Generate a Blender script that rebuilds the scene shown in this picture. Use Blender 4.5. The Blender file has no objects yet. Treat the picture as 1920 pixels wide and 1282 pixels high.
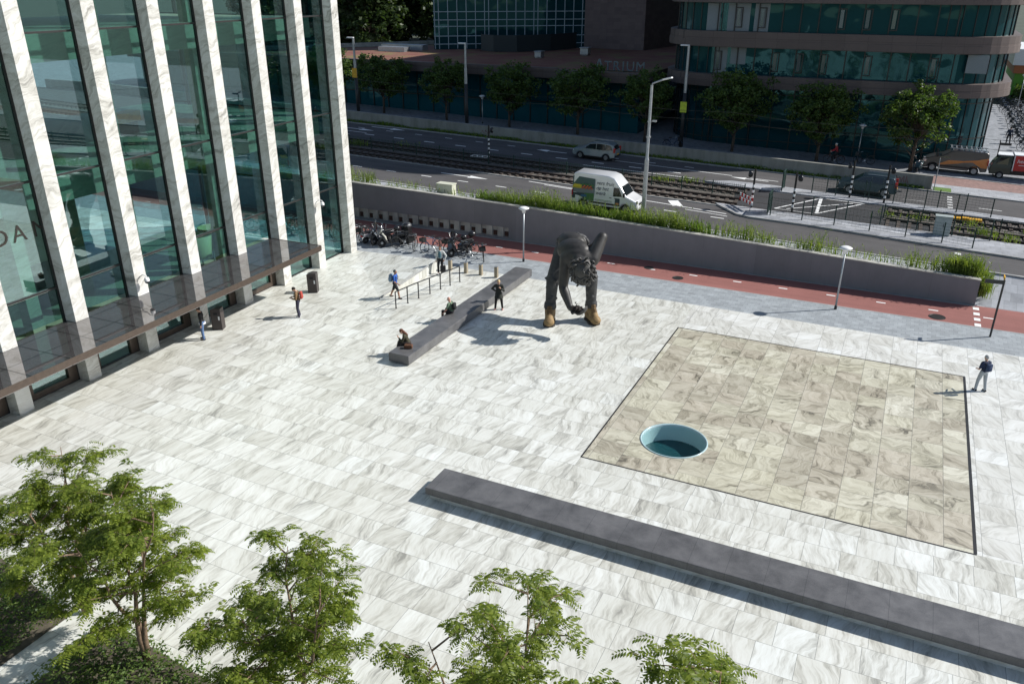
import bpy, bmesh, math, random
from mathutils import Vector, Matrix, Euler, noise as mnoise
R = math.radians
SC = bpy.context.scene
COL = SC.collection
# ------------------------------------------------------------------ camera, sky, sun, exposure
cd = bpy.data.cameras.new('camera'); cam = bpy.data.objects.new('camera', cd); COL.objects.link(cam)
cd.sensor_width = 36; cd.lens = 28.54; cd.clip_start = 0.1; cd.clip_end = 2000
cam.location = (0, 0, 16.3); cam.rotation_euler = (R(90 - 23.9485), 0, R(25.6754))
SC.camera = cam
SUN = Vector((.824 * math.cos(R(38.5)), .566 * math.cos(R(38.5)), math.sin(R(38.5))))
wd = bpy.data.worlds.new('World'); SC.world = wd; wd.use_nodes = True
wn = wd.node_tree; bg = wn.nodes['Background']
sk = wn.nodes.new('ShaderNodeTexSky'); sk.sky_type = 'NISHITA'; sk.sun_disc = False
sk.sun_elevation = R(38.5); sk.sun_rotation = math.atan2(.824, .566); sk.altitude = 0; sk.air_density = 1.0; sk.dust_density = .6
wn.links.new(sk.outputs[0], bg.inputs[0]); bg.inputs[1].default_value = 0.085
sl = bpy.data.lights.new('sun', 'SUN'); so = bpy.data.objects.new('sun', sl); COL.objects.link(so)
sl.energy = 4.6; sl.angle = R(.5); sl.color = (1, .975, .93)
so.rotation_euler = (-SUN).to_track_quat('-Z', 'Y').to_euler(); so.location = (60, 40, 60)
SC.view_settings.view_transform = 'Standard'; SC.view_settings.look = 'None'
SC.view_settings.exposure = 0.36; SC.view_settings.gamma = 1

# ------------------------------------------------------------------ helpers
def zr(x): return 1.39 - .028 * max(-90, min(14, x))
RX = math.atan(.028)
class MB:
    def __init__(s): s.v = []; s.f = []; s.m = []; s.mi = 0
    def add(s, vs, fs):
        o = len(s.v); s.v += [tuple(p) for p in vs]; s.f += [tuple(i + o for i in f) for f in fs]; s.m += [s.mi] * len(fs); return s
    def box(s, c, d, rz=0, M=None):
        x, y, z = [a / 2 for a in d]
        vs = [Vector((i * x, j * y, k * z)) for i in (-1, 1) for j in (-1, 1) for k in (-1, 1)]
        m = M if M else Matrix.Rotation(rz, 3, 'Z')
        vs = [m @ p + Vector(c) for p in vs]
        return s.add(vs, [(0, 1, 3, 2), (4, 6, 7, 5), (0, 4, 5, 1), (2, 3, 7, 6), (0, 2, 6, 4), (1, 5, 7, 3)])
    def bb(s, x0, x1, y0, y1, z0, z1): return s.box(((x0 + x1) / 2, (y0 + y1) / 2, (z0 + z1) / 2), (abs(x1 - x0), abs(y1 - y0), abs(z1 - z0)))
    def prism(s, poly, z0, z1, f=None):
        n = len(poly); q = (lambda p, z: (p[0], p[1], z)) if f is None else f
        vs = [q(p, z0) for p in poly] + [q(p, z1) for p in poly]
        return s.add(vs, [tuple(range(n))[::-1], tuple(range(n, 2 * n))] + [(i, (i + 1) % n, n + (i + 1) % n, n + i) for i in range(n)])
    def tube(s, pts, rs, n=8, cap=True):
        pts = [Vector(p) for p in pts]
        if not isinstance(rs, (list, tuple)): rs = [rs] * len(pts)
        vs = []; prev = None
        for i, p in enumerate(pts):
            t = (pts[min(i + 1, len(pts) - 1)] - pts[max(i - 1, 0)])
            t = t.normalized() if t.length > 1e-9 else Vector((0, 0, 1))
            if prev is None: a = t.orthogonal().normalized()
            else:
                a = prev - t * prev.dot(t); a = a.normalized() if a.length > 1e-6 else t.orthogonal().normalized()
            prev = a; b = t.cross(a)
            for k in range(n):
                an = 2 * math.pi * k / n; vs.append(p + (a * math.cos(an) + b * math.sin(an)) * rs[i])
        fs = []
        for i in range(len(pts) - 1):
            for k in range(n):
                k2 = (k + 1) % n; fs.append((i * n + k, i * n + k2, (i + 1) * n + k2, (i + 1) * n + k))
        if cap: fs += [tuple(range(n))[::-1], tuple((len(pts) - 1) * n + k for k in range(n))]
        return s.add(vs, fs)
    def cyl(s, p0, p1, r0, r1=None, n=12): return s.tube([p0, p1], [r0, r0 if r1 is None else r1], n)
    def lathe(s, prof, c=(0, 0, 0), n=16, ax='Z'):
        vs = []; L = len(prof)
        for k in range(n):
            a = 2 * math.pi * k / n
            for r, z in prof:
                p = (r * math.cos(a), r * math.sin(a), z)
                if ax == 'Y': p = (p[0], p[2], p[1])
                if ax == 'X': p = (p[2], p[0], p[1])
                vs.append((p[0] + c[0], p[1] + c[1], p[2] + c[2]))
        fs = [(k * L + i, ((k + 1) % n) * L + i, ((k + 1) % n) * L + i + 1, k * L + i + 1) for k in range(n) for i in range(L - 1)]
        return s.add(vs, fs)
    def ball(s, c, r, M=None, n=10, h=7):
        r = (r, r, r) if not isinstance(r, (tuple, list)) else r
        vs = []; fs = []
        for i in range(h + 1):
            a = math.pi * i / h
            for k in range(n):
                b = 2 * math.pi * k / n
                p = Vector((r[0] * math.sin(a) * math.cos(b), r[1] * math.sin(a) * math.sin(b), r[2] * math.cos(a)))
                if M: p = M @ p
                vs.append(p + Vector(c))
        for i in range(h):
            for k in range(n):
                k2 = (k + 1) % n; fs.append((i * n + k, (i + 1) * n + k, (i + 1) * n + k2, i * n + k2))
        return s.add(vs, fs)
    def cap(s, p0, p1, r0, r1, n=10):
        p0 = Vector(p0); p1 = Vector(p1); d = p1 - p0
        if d.length < 1e-6: return s.ball(p0, r0)
        t = d.normalized(); pts = []; rs = []
        for a in (-88, -60, -30, 0): pts.append(p0 + t * r0 * math.sin(R(a))); rs.append(r0 * math.cos(R(a)))
        for a in (0, 30, 60, 88): pts.append(p1 + t * r1 * math.sin(R(a))); rs.append(r1 * math.cos(R(a)))
        return s.tube(pts, rs, n)
    def build(s, name, mats, parent=None, smooth=False, world=False, bevel=0, angle=None):
        me = bpy.data.meshes.new(name)
        vs = s.v
        if world and parent: 
            m = parent.matrix_basis.inverted(); vs = [tuple(m @ Vector(p)) for p in vs]
        me.from_pydata(vs, [], s.f); me.validate()
        bm = bmesh.new(); bm.from_mesh(me)
        bmesh.ops.remove_doubles(bm, verts=bm.verts, dist=1e-5) if len(bm.verts) < 60000 and smooth else None
        bmesh.ops.recalc_face_normals(bm, faces=bm.faces) if len(bm.faces) < 60000 else None
        bm.to_mesh(me); bm.free()
        mats = mats if isinstance(mats, (list, tuple)) else [mats]
        for m in mats: me.materials.append(m)
        if len(mats) > 1 and len(me.polygons) == len(s.m): me.polygons.foreach_set('material_index', s.m)
        if smooth:
            me.polygons.foreach_set('use_smooth', [True] * len(me.polygons))
            if angle: me.set_sharp_from_angle(angle=R(angle))
        o = bpy.data.objects.new(name, me); COL.objects.link(o)
        if parent: o.parent = parent
        if bevel:
            b = o.modifiers.new('bevel', 'BEVEL'); b.width = bevel; b.segments = 2; b.limit_method = 'ANGLE'; b.angle_limit = R(35)
        return o
def tag(o, label=None, cat=None, group=None, kind=None):
    if label: o['label'] = label
    if cat: o['category'] = cat
    if group: o['group'] = group
    if kind: o['kind'] = kind
    return o
def thing(name, label, cat, loc=(0, 0, 0), rz=0, group=None, ry=0):
    o = bpy.data.objects.new(name, None); COL.objects.link(o); o.empty_display_size = .3
    o.rotation_euler = (0, ry, rz); o.location = loc
    o.matrix_basis = Matrix.Translation(loc) @ Euler((0, ry, rz)).to_matrix().to_4x4()
    return tag(o, label, cat, group)
def struct(name, mb, mat, **k): return tag(mb.build(name, mat, **k), kind='structure')
def dup(root, loc, rz=None, label=None, group=None, scale=None, swap=None):
    def cp(o, par):
        c = o.copy(); COL.objects.link(c)
        if par: c.parent = par
        for ch in o.children: cp(ch, c)
        return c
    r = cp(root, None); r.location = loc
    if rz is not None: r.rotation_euler = (root.rotation_euler[0], root.rotation_euler[1], rz)
    if scale: r.scale = (scale,) * 3 if not isinstance(scale, tuple) else scale
    if label: r['label'] = label
    if group: r['group'] = group
    return r
def text(name, s, size, mat, parent, M, ext=.01, shear=0, align='LEFT'):
    cu = bpy.data.curves.new(name, 'FONT'); cu.body = s; cu.size = size; cu.extrude = ext; cu.shear = shear; cu.align_x = align; cu.resolution_u = 3
    t = bpy.data.objects.new(name, cu); COL.objects.link(t)
    dg = bpy.context.evaluated_depsgraph_get(); me = bpy.data.meshes.new_from_object(t.evaluated_get(dg))
    bpy.data.objects.remove(t); me.transform(M); me.materials.clear(); me.materials.append(mat)
    o = bpy.data.objects.new(name, me); COL.objects.link(o)
    if parent: o.parent = parent
    return o
def blob(name, mb, mat, parent, voxel, smooth=4, keep=None):
    """one continuous skin over overlapping closed limbs"""
    me = bpy.data.meshes.new('tmp'); me.from_pydata(mb.v, [], mb.f)
    t = bpy.data.objects.new('tmp', me); COL.objects.link(t)
    bm = bmesh.new(); bm.from_mesh(me); bmesh.ops.recalc_face_normals(bm, faces=bm.faces); bm.to_mesh(me); bm.free()
    r = t.modifiers.new('r', 'REMESH'); r.mode = 'VOXEL'; r.voxel_size = voxel; r.use_smooth_shade = True
    s = t.modifiers.new('s', 'SMOOTH'); s.factor = .5; s.iterations = smooth
    if keep: d = t.modifiers.new('d', 'DECIMATE'); d.ratio = keep
    dg = bpy.context.evaluated_depsgraph_get(); m2 = bpy.data.meshes.new_from_object(t.evaluated_get(dg))
    bpy.data.objects.remove(t); bpy.data.meshes.remove(me)
    m2.name = name; m2.materials.clear(); m2.materials.append(mat)
    m2.polygons.foreach_set('use_smooth', [True] * len(m2.polygons))
    o = bpy.data.objects.new(name, m2); COL.objects.link(o)
    if parent: o.parent = parent
    return o

# ------------------------------------------------------------------ materials
class NT:
    def __init__(s, name):
        s.mat = bpy.data.materials.new(name); s.mat.use_nodes = True; s.t = s.mat.node_tree; s.n = s.t.nodes
        s.b = s.n['Principled BSDF']; s.out = s.n['Material Output']
    def new(s, t, **k):
        n = s.n.new(t)
        for a, b in k.items(): setattr(n, a, b)
        return n
    def put(s, sock, v):
        if hasattr(v, 'node') or hasattr(v, 'is_linked'): s.t.links.new(v, sock)
        else: sock.default_value = v
    def m(s, op, a, b=0.0, c=None):
        n = s.new('ShaderNodeMath', operation=op); s.put(n.inputs[0], a); s.put(n.inputs[1], b)
        if c is not None: s.put(n.inputs[2], c)
        return n.outputs[0]
    def vec(s, x, y, z=0.0):
        n = s.new('ShaderNodeCombineXYZ')
        for i, v in enumerate((x, y, z)): s.put(n.inputs[i], v)
        return n.outputs[0]
    def sep(s, v):
        n = s.new('ShaderNodeSeparateXYZ'); s.put(n.inputs[0], v); return n.outputs
    def noise(s, v, scale, detail=4, rough=.55, dist=0, out=0):
        n = s.new('ShaderNodeTexNoise'); s.put(n.inputs['Vector'], v); n.inputs['Scale'].default_value = scale
        n.inputs['Detail'].default_value = detail; n.inputs['Roughness'].default_value = rough; n.inputs['Distortion'].default_value = dist
        return n.outputs[out]
    def ramp(s, f, stops):
        n = s.new('ShaderNodeValToRGB'); s.put(n.inputs[0], f); e = n.color_ramp.elements
        while len(e) < len(stops): e.new(.5)
        for i, (p, c) in enumerate(stops): e[i].position = p; e[i].color = (*c, 1) if len(c) == 3 else c
        return n.outputs[0]
    def mix(s, f, a, b, mode='MIX'):
        n = s.new('ShaderNodeMix', data_type='RGBA', blend_type=mode)
        s.put(n.inputs[0], f); s.put(n.inputs[6], a if not isinstance(a, tuple) else (*a, 1)[:4]); s.put(n.inputs[7], b if not isinstance(b, tuple) else (*b, 1)[:4])
        return n.outputs[2]
    def wn(s, v):
        n = s.new('ShaderNodeTexWhiteNoise', noise_dimensions='3D'); s.put(n.inputs['Vector'], v); return n.outputs
    def pos(s): return s.new('ShaderNodeNewGeometry').outputs['Position']
    def obj(s): return s.new('ShaderNodeTexCoord').outputs['Object']
    def col(s, c): s.put(s.b.inputs['Base Color'], c if not isinstance(c, tuple) else (*c, 1)[:4])
    def rough(s, r): s.put(s.b.inputs['Roughness'], r)
    def bump(s, h, strength=.3, dist=.02):
        n = s.new('ShaderNodeBump'); n.inputs['Strength'].default_value = strength; n.inputs['Distance'].default_value = dist
        s.put(n.inputs['Height'], h); s.t.links.new(n.outputs[0], s.b.inputs['Normal'])
def mat(name, c, rough=.6, metal=0, var=.12, scale=6, bump=0, spec=.5, coat=0):
    n = NT(name); v = n.obj(); f = n.noise(v, scale, 5)
    d = tuple(max(0, x * (1 - var * 2)) for x in c); e = tuple(min(1, x * (1 + var)) for x in c)
    n.col(n.ramp(f, [(.3, d), (.7, e)])); n.rough(rough); n.b.inputs['Metallic'].default_value = metal
    n.b.inputs['Specular IOR Level'].default_value = spec; n.b.inputs['Coat Weight'].default_value = coat
    if bump: n.bump(n.noise(v, scale * 6, 3), bump)
    return n.mat
def leafmat(name, c1, c2, tr=.35):
    n = NT(name); g = n.new('ShaderNodeNewGeometry'); r = g.outputs['Random Per Island']
    big = n.noise(g.outputs['Position'], .9, 2)
    f = n.m('ADD', n.m('MULTIPLY', r, .7), n.m('MULTIPLY', n.m('SUBTRACT', big, .35), .7))
    c = n.ramp(f, [(.0, c1), (.9, c2)])
    n.col(c); n.rough(.5); n.b.inputs['Specular IOR Level'].default_value = .35
    t = n.new('ShaderNodeBsdfTranslucent'); n.put(t.inputs[0], n.mix(1.0, c, (1.3, 1.35, .6), 'MULTIPLY'))
    mx = n.new('ShaderNodeMixShader'); mx.inputs[0].default_value = tr
    n.t.links.new(n.b.outputs[0], mx.inputs[1]); n.t.links.new(t.outputs[0], mx.inputs[2]); n.t.links.new(mx.outputs[0], n.out.inputs[0])
    return n.mat
def glassmat(name, tint, ior=1.6, rough=.0, refl=(1, 1, 1), wav=0):
    n = NT(name); tr = n.new('ShaderNodeBsdfTransparent'); tr.inputs[0].default_value = (*tint, 1)
    gl = n.new('ShaderNodeBsdfGlossy'); gl.inputs[0].default_value = (*refl, 1); gl.inputs['Roughness'].default_value = rough
    g_ = n.new('ShaderNodeNewGeometry'); dp = n.new('ShaderNodeVectorMath', operation='DOT_PRODUCT'); n.t.links.new(g_.outputs['Normal'], dp.inputs[0]); n.t.links.new(g_.outputs['Incoming'], dp.inputs[1]); f0 = ((ior - 1) / (ior + 1)) ** 2; fr = n.m('ADD', f0, n.m('MULTIPLY', 1 - f0, n.m('POWER', n.m('SUBTRACT', 1.0, n.m('ABSOLUTE', dp.outputs['Value'])), 5.0)))
    if wav:
        bp = n.new('ShaderNodeBump'); bp.inputs['Strength'].default_value = wav; bp.inputs['Distance'].default_value = .05
        n.put(bp.inputs['Height'], n.noise(n.pos(), .5, 2)); n.t.links.new(bp.outputs[0], gl.inputs['Normal'])
    mx = n.new('ShaderNodeMixShader'); n.t.links.new(fr, mx.inputs[0])
    n.t.links.new(tr.outputs[0], mx.inputs[1]); n.t.links.new(gl.outputs[0], mx.inputs[2]); n.t.links.new(mx.outputs[0], n.out.inputs[0])
    return n.mat
def marble(name, tile=None, tint=(1, 1, 1), lo=.34, hi=.74, freq=1.0, axis='XY', along=0, joint=.012, tan=0, swing=.75, turn=0.0, warp=.75, tones=None):
    """veined slabs. tile=(a,b): courses b wide, slabs a long with random offsets"""
    n = NT(name); p = n.sep(n.pos() if axis == 'XY' else n.obj())
    if axis == 'XY': u, v = (p[0], p[1]) if along == 0 else (p[1], p[0])
    else: u, v = n.m('ADD', p[1], p[0]), p[2]
    jm = None
    if tile:
        a, b = tile
        vb = n.m('DIVIDE', v, b); row = n.m('FLOOR', vb)
        off = n.wn(n.vec(row, 3.3, 1.7))[0]
        ua = n.m('ADD', n.m('DIVIDE', u, a), off); cell = n.m('FLOOR', ua)
        rn = n.wn(n.vec(row, cell, .5)); r1 = rn[0]; rc = n.sep(rn[1])
        sg = n.m('SUBTRACT', n.m('MULTIPLY', n.m('GREATER_THAN', rc[0], .42), 2.0), 1.0)
        fu, fv = n.m('FRACT', ua), n.m('FRACT', vb)
        du = n.m('MULTIPLY', n.m('MINIMUM', fu, n.m('SUBTRACT', 1.0, fu)), a)
        dv = n.m('MULTIPLY', n.m('MINIMUM', fv, n.m('SUBTRACT', 1.0, fv)), b)
        jm = n.m('LESS_THAN', n.m('MINIMUM', du, dv), joint)
        uu = n.m('ADD', n.m('MULTIPLY', u, sg), n.m('MULTIPLY', rc[1], 31.0)); vv = n.m('ADD', v, n.m('MULTIPLY', rc[2], 23.0))
    else: uu, vv, r1 = u, v, .5
    # per-slab vein direction, then stretched, warped noise that runs in streaks
    if tile: th = n.m('MULTIPLY', n.m('SUBTRACT', n.wn(n.vec(cell, row, 9.5))[0], .5), swing)
    else: th = swing
    th = n.m('ADD', th, turn)
    ct, st_ = n.m('COSINE', th), n.m('SINE', th)
    a_ = n.m('SUBTRACT', n.m('MULTIPLY', uu, ct), n.m('MULTIPLY', vv, st_)); b_ = n.m('ADD', n.m('MULTIPLY', uu, st_), n.m('MULTIPLY', vv, ct))
    q = n.vec(uu, vv, 0.0)
    wp = n.m('MULTIPLY', n.m('SUBTRACT', n.noise(q, .75 * freq, 3, .55), .5), warp); a2 = n.m('ADD', a_, wp)
    s1 = n.noise(n.vec(n.m('MULTIPLY', a2, 2.6), n.m('MULTIPLY', b_, .42), 0.0), freq, 6, .62, .25)
    s2 = n.noise(n.vec(n.m('MULTIPLY', a2, 11.0), n.m('MULTIPLY', b_, 1.3), 4.0), freq, 5, .65, .3)
    cloud = n.noise(q, .55 * freq, 3)
    s = n.m('ADD', n.m('ADD', n.m('MULTIPLY_ADD', s1, 1.5, -.25), n.m('MULTIPLY_ADD', s2, 1.0, -.5)), n.m('MULTIPLY_ADD', cloud, .5, -.25))
    L = lambda k, w=0: tuple(k * t * (1 + w * x) for t, x in zip(tint, (.06, .0, -.12)))
    c = n.ramp(s, [(.14, L(lo, tan)), (.36, L(lo + (hi - lo) * .5, tan)), (.56, L(lo + (hi - lo) * .82, tan * .5)), (.82, L(hi))])
    if tile:
        c = n.mix(1.0, c, n.ramp(r1, tones or [(0, (.89, .885, .86)), (.3, (.96, .96, .945)), (.62, (1.0, 1.0, .99)), (.9, (1.035, 1.04, 1.04)), (1, (1.07, 1.09, 1.11))]), 'MULTIPLY')
        big = n.noise(n.pos(), .12, 2)
        c = n.mix(1.0, c, n.ramp(big, [(.3, (.93, .92, .89)), (.7, (1.03, 1.03, 1.03))]), 'MULTIPLY')
        c = n.mix(n.m('MULTIPLY', jm, .75), c, (.10, .10, .095))
    n.col(c); n.rough(.42 if tile else .5); n.b.inputs['Specular IOR Level'].default_value = .4
    return n.mat
def paving(name, c, a=.3, b=.3, var=.25, joint=.02, ax=True, jdark=.5, rough=.8):
    n = NT(name); p = n.sep(n.pos()); u, v = (p[0], p[1])
    vb = n.m('DIVIDE', v, b); row = n.m('FLOOR', vb); ua = n.m('ADD', n.m('DIVIDE', u, a), n.m('MULTIPLY', row, .5)); cell = n.m('FLOOR', ua)
    r1 = n.wn(n.vec(row, cell, 1.5))[0]; fu, fv = n.m('FRACT', ua), n.m('FRACT', vb)
    du = n.m('MULTIPLY', n.m('MINIMUM', fu, n.m('SUBTRACT', 1.0, fu)), a); dv = n.m('MULTIPLY', n.m('MINIMUM', fv, n.m('SUBTRACT', 1.0, fv)), b)
    jm = n.m('LESS_THAN', n.m('MINIMUM', du, dv), joint / 2)
    k = tuple(x * (1 - var) for x in c); e = tuple(x * (1 + var) for x in c)
    col = n.ramp(n.m('ADD', n.m('MULTIPLY', r1, .6), n.m('MULTIPLY', n.noise(n.pos(), .5, 5), .4)), [(.1, k), (.9, e)])
    st = n.noise(n.pos(), 1.7, 6, .7)
    col = n.mix(1.0, col, n.ramp(st, [(.35, (.8, .8, .8)), (.65, (1.05, 1.05, 1.05))]), 'MULTIPLY')
    n.col(n.mix(n.m('MULTIPLY', jm, jdark), col, tuple(x * .45 for x in c))); n.rough(rough)
    return n.mat
def asphalt(name, c, stain=.25):
    n = NT(name); p = n.pos(); s = n.sep(p)
    streak = n.noise(n.vec(n.m('MULTIPLY', s[0], .04), n.m('MULTIPLY', s[1], 1.1), 0.0), 1.0, 4, .6)
    f = n.m('ADD', n.m('MULTIPLY', n.noise(p, .5, 6, .65), .5), n.m('MULTIPLY', streak, .5))
    c0 = n.ramp(f, [(.3, tuple(x * (1 - stain) for x in c)), (.7, tuple(x * (1 + stain) for x in c))])
    g = n.noise(p, 40, 2)
    n.col(n.mix(1.0, c0, n.ramp(g, [(.3, (.82, .82, .82)), (.7, (1.15, 1.15, 1.15))]), 'MULTIPLY')); n.rough(.85); n.b.inputs['Specular IOR Level'].default_value = .25
    return n.mat
def bands(name, c, a, b, jw=.02, rough=.7, var=.12, dark=.5):
    """wall cladding panels in object x+y / z"""
    n = NT(name); p = n.sep(n.obj()); u = n.m('ADD', p[0], p[1]); fu = n.m('FRACT', n.m('DIVIDE', u, a)); fv = n.m('FRACT', n.m('DIVIDE', p[2], b))
    r = n.wn(n.vec(n.m('FLOOR', n.m('DIVIDE', u, a)), n.m('FLOOR', n.m('DIVIDE', p[2], b)), .5))[0]
    j = n.m('MAXIMUM', n.m('LESS_THAN', n.m('MULTIPLY', fu, a), jw), n.m('LESS_THAN', n.m('MULTIPLY', fv, b), jw))
    f = n.m('ADD', n.m('MULTIPLY', r, .3), n.m('ADD', n.m('MULTIPLY', n.noise(n.obj(), 1.2, 6, .65), .4), n.m('MULTIPLY', n.noise(n.vec(n.m('MULTIPLY', u, 1.5), 0.0, n.m('MULTIPLY', p[2], .2)), 1.0, 6, .7), .4)))
    col = n.ramp(f, [(.25, tuple(x * (1 - var * 2) for x in c)), (.8, tuple(x * (1 + var) for x in c))])
    n.col(n.mix(n.m('MULTIPLY', j, dark), col, tuple(x * .3 for x in c))); n.rough(rough)
    return n.mat
def slabs(name, c, ax, ay, jw=.012, rough=.4, spec=.5, jd=.7, var=.2, sc=1.3):
    """stone or metal sheets with joints every ax / ay metres in object x / y"""
    n = NT(name); p = n.sep(n.obj()); j = 0.0
    for i, a in enumerate((ax, ay)):
        if a: j = n.m('MAXIMUM', j, n.m('LESS_THAN', n.m('MULTIPLY', n.m('FRACT', n.m('DIVIDE', n.m('ADD', p[i], .01), a)), a), jw))
    f = n.m('ADD', n.m('MULTIPLY', n.noise(n.obj(), sc, 6, .68, .3), .75), n.m('MULTIPLY', n.noise(n.obj(), 30, 2), .25))
    col = n.ramp(f, [(.32, tuple(x * (1 - var * 2) for x in c)), (.52, c), (.68, tuple(x * (1 + var * 1.6) for x in c))])
    n.col(n.mix(n.m('MULTIPLY', j, jd), col, tuple(x * .25 for x in c))); n.put(n.b.inputs['Roughness'], n.m('MULTIPLY_ADD', f, .3, rough - .15)); n.b.inputs['Specular IOR Level'].default_value = spec
    return n.mat
random.seed(7)
K = {}
K['plaza'] = marble('marble_paving', (1.09, 1.0), (.985, 1.0, .965), .30, .72, joint=.006, tan=.4)
K['plaza2'] = marble('marble_paving_cross', (1.0, 1.09), (.99, 1.0, .98), .38, .74, along=1, joint=.006, tan=.3, turn=1.2)
K['inset'] = marble('tan_marble_paving', (1.0, 1.09), (.99, .962, .885), .15, .60, along=1, tan=.5, joint=.008, swing=2.2, turn=1.3, warp=2.0, tones=[(0, (.80, .78, .70)), (.3, (.92, .88, .80)), (.55, (.98, .98, .88)), (.8, (1.04, 1.04, .92)), (1, (1.16, 1.17, 1.10))])
K['fin'] = marble('marble_fin', None, (.985, .985, .95), .27, .70, freq=1.1, axis='W', swing=1.2, warp=1.4, tan=.5)
K['stonein'] = marble('interior_stone', None, (1.0, .97, .66), .26, .46, freq=.8, axis='W', swing=1.3)
K['asphalt'] = asphalt('asphalt', (.088, .084, .084)); K['darkasphalt'] = asphalt('dark_asphalt', (.045, .045, .048))
K['redpath'] = asphalt('red_asphalt', (.27, .115, .10), .2)
K['greypave'] = paving('grey_paving', (.31, .335, .35), .4, .3, .18); K['sidewalk'] = paving('sidewalk_tiles', (.34, .35, .37), .6, .6)
K['farwalk'] = paving('far_sidewalk', (.26, .27, .29), .3, .3); K['brickpath'] = paving('brick_path', (.26, .16, .14), .2, .1, jdark=.3)
K['kerb'] = mat('kerb_concrete', (.34, .34, .33), .85, scale=2)
K['ballast'] = None
n = NT('ballast'); g = n.noise(n.pos(), 9, 5, .7); n.col(n.ramp(g, [(.3, (.03, .026, .022)), (.55, (.13, .115, .1)), (.75, (.26, .24, .21))])); n.rough(.95); n.bump(g, .8, .06); K['ballast'] = n.mat
K['soil'] = mat('soil', (.10, .085, .06), .95, scale=3, var=.3); K['grass'] = mat('lawn', (.11, .2, .03), .9, scale=30, var=.3, bump=.4)
K['ground'] = mat('ground_earth', (.06, .075, .05), .95, scale=.2, var=.2)
K['white'] = mat('road_paint', (.78, .78, .76), .7, scale=9, var=.08); 
K['wall'] = bands('grey_granite_wall', (.21, .208, .222), 3.2, 9, .015, .75, .12, .25)
K['conc'] = mat('pale_concrete', (.42, .41, .37), .85, scale=1.5, var=.16, bump=.1)
n = NT('stained_concrete'); s_ = n.sep(n.obj()); f_ = n.m('ADD', n.m('MULTIPLY', n.noise(n.vec(n.m('MULTIPLY', s_[0], 1.6), s_[1], n.m('MULTIPLY', s_[2], .35)), 1.0, 6, .65), .6), n.m('MULTIPLY', n.noise(n.obj(), .3, 4), .4)); n.col(n.ramp(f_, [(.3, (.16, .155, .13)), (.5, (.27, .265, .235)), (.7, (.34, .335, .3))])); n.rough(.9); K['stconc'] = n.mat
K['granite'] = slabs('dark_granite_bench', (.118, .116, .117), 1.1, 0, .012, .36, .5, .6, .22); K['granite_y'] = slabs('dark_granite_bench_long', (.118, .116, .117), 0, 1.25, .012, .36, .5, .6, .22)
K['steel'] = mat('galvanised_steel', (.42, .44, .46), .4, .75, .08); K['dksteel'] = mat('dark_steel', (.035, .036, .037), .45, .3, .1)
K['white_paint'] = mat('white_paint', (.8, .8, .79), .35, 0, .03); K['greenfence'] = mat('green_fence_paint', (.02, .05, .042), .5, .1)
K['bronze_canopy'] = slabs('bronze_panels', (.20, .19, .19), 1.5, 1.7, .06, .2, 1.0, .95, .06); K['bronze_canopy'].node_tree.nodes['Principled BSDF'].inputs['Metallic'].default_value = .75; b_ = K['bronze_canopy'].node_tree; [b_.links.remove(l_) for l_ in list(b_.links) if l_.to_socket.name == 'Roughness']; b_.nodes['Principled BSDF'].inputs['Roughness'].default_value = .05
K['bronze'] = mat('bronze_frame', (.085, .062, .048), .42, .35, .1)
K['glass'] = glassmat('green_glass', (.58, .77, .78), 2.1, refl=(.85, 1, 1))
K['frame'] = mat('dark_frame', (.035, .034, .033), .45, .3)
n = NT('dark_mirror_glass'); n.col((.006, .04, .05)); n.rough(.03); n.b.inputs['Specular Tint'].default_value = (.3, .72, .74, 1); n.b.inputs['Specular IOR Level'].default_value = .9; n.bump(n.noise(n.pos(), .55, 1), .06, .4); K['dkglass'] = n.mat; K['podglass'] = n.mat.copy(); K['podglass'].name = 'teal_podium_glass'; K['podglass'].node_tree.nodes['Principled BSDF'].inputs['Base Color'].default_value = (.008, .075, .095, 1)
K['brown'] = bands('brown_granite_band', (.125, .093, .083), 1.9, .75, .03, .55, .1, .7)
K['brick'] = bands('brown_stone_wall', (.17, .125, .118), .9, .45, .012, .8, .14, .3)
K['sedum'] = None
n = NT('sedum_roof'); g = n.noise(n.pos(), .25, 6, .6); n.col(n.ramp(g, [(.35, (.17, .055, .04)), (.52, (.2, .09, .06)), (.66, (.17, .15, .045))])); n.rough(.95); K['sedum'] = n.mat
K['black'] = mat('black_rubber', (.018, .018, .019), .75); K['blackgloss'] = mat('black_plastic', (.016, .016, .018), .3)
K['chrome'] = mat('chrome', (.6, .6, .6), .2, 1, .03); K['rim'] = mat('alloy_rim', (.4, .41, .42), .35, .8)
K['red'] = mat('red_plastic', (.5, .03, .025), .4); K['carglass'] = mat('car_glass', (.012, .015, .017), .06, 0, .05, spec=.8)
K['orange'] = mat('orange_paint', (.62, .22, .05), .35, 0, .05, coat=.5); K['yellow'] = mat('yellow_paint', (.75, .4, .02), .5); K['lime'] = mat('lime_sign', (.6, .7, .05), .5)
K['wood'] = mat('orange_wood', (.62, .27, .05), .5, 0, .12, 3)
K['bark'] = mat('bark', (.105, .08, .06), .95, 0, .25, 12, .5); K['bark2'] = mat('warm_bark', (.23, .155, .10), .9, 0, .25, 14, .5)
K['leafA'] = leafmat('street_tree_leaves', (.028, .065, .016), (.12, .18, .045), .4); K['leafB'] = leafmat('locust_leaves', (.055, .10, .010), (.26, .31, .045), .45)
K['leafW'] = leafmat('wood_leaves', (.014, .034, .010), (.055, .085, .022), .3); K['weed'] = leafmat('weed_blades', (.065, .125, .018), (.27, .33, .075), .4)
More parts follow.
